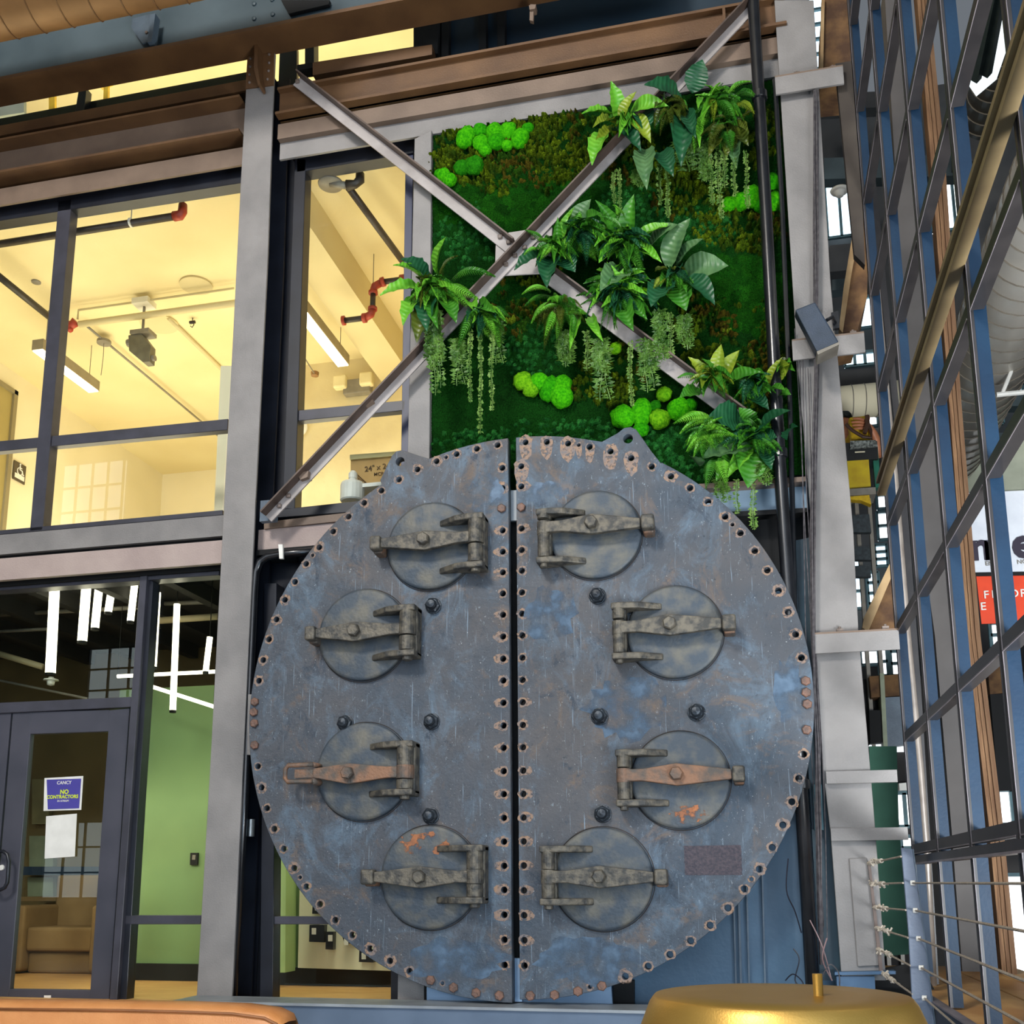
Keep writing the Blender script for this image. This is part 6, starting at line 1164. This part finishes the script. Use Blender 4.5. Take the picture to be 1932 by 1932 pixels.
b = MB(); b.px([(1598, 923), (1652, 919), (1653, 932), (1600, 935)], 5.2, 0.3); b.build('grey_deck', GREYP, t)
b = MB(); b.px([(1600, 937), (1640, 934), (1644, 952), (1625, 944), (1602, 942)], 5.22, 0.1); b.build('yellow_stripe', YV, t)
for i, (y0, y1) in enumerate(((972, 1004), (1032, 1056), (1068, 1088))):
    b = MB(); b.px([(1606, y0), (1640, y0-2), (1644, y1), (1609, y1)], 5.25, 0.08); b.build('frame_panel', mat('dark_glass_panel', (52, 62, 66), (34, 42, 46), 30), t)
k = at(1626, 936, 5.4); b = MB(); b.box((k[0]-0.09, 5.33, 0.0), (k[0]-0.05, 5.42, k[2])); b.box((k[0]+0.05, 5.33, 0.0), (k[0]+0.09, 5.42, k[2])); b.build('mast', GREYP, t)
# ================================================================== railing, timber sill
t = thing('railing_post', 'flat blue-grey steel railing post in front of the window grid', 'post', at(1740, 1932, -0.45))
RX_ = 0.80; pb = atX(1722, 1932, RX_); ptp = atX(1700, 1598, RX_)
PYY = at(1711, 1700, 0)[1]; k = atX(1711, 1760, RX_)
b = MB(); b.px([(1700, 1599), (1722, 1602), (1748, 1800), (1764, 1935), (1723, 1935), (1714, 1760)], k[1], 0.02); bevel(b.build('flat_bar', mat('railing_steel', (104, 116, 136), (86, 98, 118), 4, 0.45, bump=0.2), t), 0.003, 1)
b = MB(); b.px([(1722, 1602), (1724, 1602), (1766, 1935), (1764, 1935)], k[1], 0.06); b.build('edge', STEELBLUE, t)
CABL = mat('braided_cable', (176, 164, 146), (140, 128, 112), 80, 0.5); yk = k[1]
Lc = [(1640, 1629), (1644, 1668), (1650, 1712), (1654, 1751), (1657, 1791), (1664, 1835)]; Pc = [(1700, 1616), (1704, 1666), (1709, 1717), (1713, 1769), (1718, 1822), (1722, 1876)]; Rc = [None, (1932, 1667), (1932, 1757), (1932, 1850), (1932, 1932), (1800, 1932)]; Qc = [None, (1722, 1666), (1727, 1718), (1733, 1771), (1738, 1826), (1744, 1883)]
nmz = ['top', 'second', 'third', 'fourth', 'fifth', 'lowest']
for i in range(6):
    a = at(*Lc[i], -0.03); c = at(*Pc[i], yk)
    t = thing('railing_cable', '%s cable of the railing tied off at the right column' % nmz[i], 'cable', c)
    b = MB(); b.tube([a, c], 0.006, 6); b.build('wire', CABL, t)
    if Rc[i]:
        q = at(*Qc[i], yk); 
        # the cable runs on towards the viewer along the railing line
        d = atX(Rc[i][0], Rc[i][1], q[0]+0.02)
        b = MB(); b.tube([q, d+(d-q)*0.15], 0.006, 6); b.build('wire', CABL, t)
        b = MB(); b.tube([q+[-0.01, 0, 0], q+[0.012, -0.008, 0]], 0.014, 8); b.build('ferrule', WHITEP, t)
    b = MB(); u = (c-a)
    for j in range(14):
        f0 = a+u*(0.02+0.5*random.random()*(0.9 if i else .6)); dd = np.array([random.uniform(-1, 1), random.uniform(-1, 0.3), random.uniform(-1, 1)])*0.025; b.tube([f0, f0+dd], 0.006, 4)
    for f_ in (0.05, 0.35): b.tube([a+u*f_-u*0.06, a+u*f_+u*0.06], 0.014, 8)
    b.build('frayed_knot', mat('frayed_fibre', (222, 212, 196), (190, 178, 160), 60, 0.7), t)['kind'] = 'stuff'
fbox('tie_rod', [(1637, 1625), (1642, 1625), (1667, 1840), (1660, 1840)], -0.04, 0.012, mat('brown_rod', (120, 104, 96), (96, 82, 76)), 'thin brown rod on the right column holding the railing knots', 'rod')
b = MB(); b.px([(1602, 1620), (1636, 1618), (1662, 1822), (1618, 1824)], -0.018, 0.02); tag(bevel(b.build('access_plate', TAUPE), 0.004, 1), 'pale access plate welded low on the right column', 'plate')
b = MB(); b.px([(1575, 1834), (1690, 1832), (1690, 1838), (1575, 1840)], -0.06, 0.1); b.px([(1578, 1842), (1650, 1842), (1655, 1932), (1585, 1932)], -0.04, 0.1); tag(b.build('plinth_block', mat('base_blue', (74, 108, 142), (60, 92, 124), 4, 0.5)), 'blue painted base block of the right column', 'base')
SZ = 0.86; f0 = atZ(1740, 1826, SZ); f1 = atZ(1925, 1926, SZ); xs0 = min(f0[0], f1[0], 0.93)
OAK = mat('fresh_timber', (206, 164, 104), (176, 128, 72), 4, 0.6, stretch=(0.6, 0.25, 1), detail=9, lo=0.42, hi=0.58)
t = thing('timber_sill', 'fresh timber sill with dark front under the window grid', 'sill', (1.3, -1, SZ-0.2))
for j in range(4): b = MB(); b.box((xs0+0.01+j*0.24, -6.2, SZ-0.05), (xs0+0.24+j*0.24, 2.1, SZ)); bevel(b.build('plank', OAK, t), 0.004, 1)
b = MB(); b.box((xs0-0.02, -6.2, SZ-0.20), (xs0, 0.05, SZ+0.01)); b.build('front_angle', GDK, t)
b = MB(); b.box((xs0-0.03, -6.2, SZ+0.004), (xs0+0.02, 0.05, SZ+0.012)); b.build('top_edge', GE, t)
b = MB(); b.box((xs0+0.05, 0.0, SZ-0.22), (xs0+0.30, 0.9, SZ-0.05)); b.build('timber_joist', R1, t)
for j in range(4): b = MB(); b.box((xs0+0.04, -0.9-1.2*j, 0.40), (xs0+0.9, -0.7-1.2*j, 0.58)); tag(b.build('timber_beam', mat('old_brown_timber', (110, 92, 74), (88, 70, 54), 6, 0.8)), 'old brown timber beam under the timber sill, %s from the column' % ORDN[j], 'beam')
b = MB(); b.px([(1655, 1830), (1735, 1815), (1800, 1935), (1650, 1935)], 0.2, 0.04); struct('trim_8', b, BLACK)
# ================================================================== foreground
t = thing('floor_lamp', 'brushed brass floor lamp with a wide domed shade', 'lamp', (0, -5.0, 0))
lc = atZ(1470, 1879, 1.315); LXc, LYc = at(1472, 1880, -5.0)[0], -5.0; LZ = at(1472, 1876, -5.0)[2]
BRS = mat('brushed_brass', (204, 162, 84), (188, 144, 66), 3, 0.38, metal=0.8, bump=0.05, bscale=300)
R0 = 245/rpxm(1470, 1876, -5.0)
b = MB(); b.lathe((LXc, LYc, LZ), [(0.001, 0.0), (R0*0.6, 0.0), (R0*0.985, -0.001), (R0*1.0, -0.004), (R0*1.03, -0.012), (R0*1.10, -0.045), (R0*1.16, -0.09), (R0*1.17, -0.13), (R0*1.165, -0.131), (R0*1.14, -0.13), (R0*1.0, -0.03), (0.02, -0.02)], 96); o = b.build('lamp_shade', BRS, t, smooth=True)
st = at(1543, 1870, -5.0+0.0); b = MB(); b.tube([(st[0], LYc-0.01, LZ+0.032), (st[0], LYc-0.01, -0.0)], 0.0075, 14); b.build('pole', BRS, t, smooth=True)
b = MB(); b.lathe((st[0], LYc-0.01, 0.0), [(0.15, 0.0), (0.15, 0.015), (0.02, 0.02)], 40); b.build('base', BRS, t)
t = thing('sofa', 'tan leather sofa back at the bottom left corner', 'sofa', (-3, -2.0, 0))
LE = mat('tan_leather', (208, 142, 84), (192, 124, 68), 5, 0.42, bump=0.15, bscale=120)
SY = -2.0
top = [(-60, 1889), (230, 1892), (330, 1894), (440, 1898), (500, 1906), (524, 1918), (528, 1932)]
P = [at(x, y, SY) for x, y in top]; zb = 0.35
xr = P[-1][0]; zt = P[0][2]
b = MB(); n = len(P); v = []
ycs = [(SY, -0.03), (SY+0.03, -0.005), (SY+0.10, 0.0), (SY+0.18, -0.005), (SY+0.22, -0.04)]
for yy, dzz in ycs:
    for p in P: v.append((p[0]*1.0, yy, p[2]+dzz))
f = [[j*n+i, j*n+i+1, (j+1)*n+i+1, (j+1)*n+i] for j in range(len(ycs)-1) for i in range(n-1)]
m0 = len(v)
for yy in (SY-0.01, SY+0.24):
    for p in P: v.append((p[0], yy, zb))
f += [[i, m0+i, m0+i+1, i+1] for i in range(n-1)]; f += [[(len(ycs)-1)*n+i, (len(ycs)-1)*n+i+1, m0+n+i+1, m0+n+i] for i in range(n-1)]
f += [[n-1]+[j*n+n-1 for j in range(1, len(ycs))]+[m0+2*n-1, m0+n-1]]; b.add(v, f); b.build('back_cushion', LE, t, smooth=True)
b = MB(); b.tube([p+np.array([0, -0.004, -0.035]) for p in P[:6]], 0.007, 6); b.build('piping', mat('leather_piping', (150, 98, 60), (130, 84, 50), 6, 0.5), t, smooth=True)
b = MB(); b.box((P[0][0], SY-0.95, 0.12), (xr, SY-0.0, 0.42)); bevel(b.build('seat', LE, t), 0.06, 4)
b = MB(); b.box((P[0][0], SY-0.95, 0.08), (xr, SY+0.24, 0.36)); bevel(b.build('frame', LE, t), 0.02, 2)
for x in (P[0][0]+0.1, xr-0.15):
    for y in (SY-0.85, SY+0.1): b = MB(); b.box((x, y, 0), (x+0.05, y+0.05, 0.1)); b.build('leg', BLACK, t)
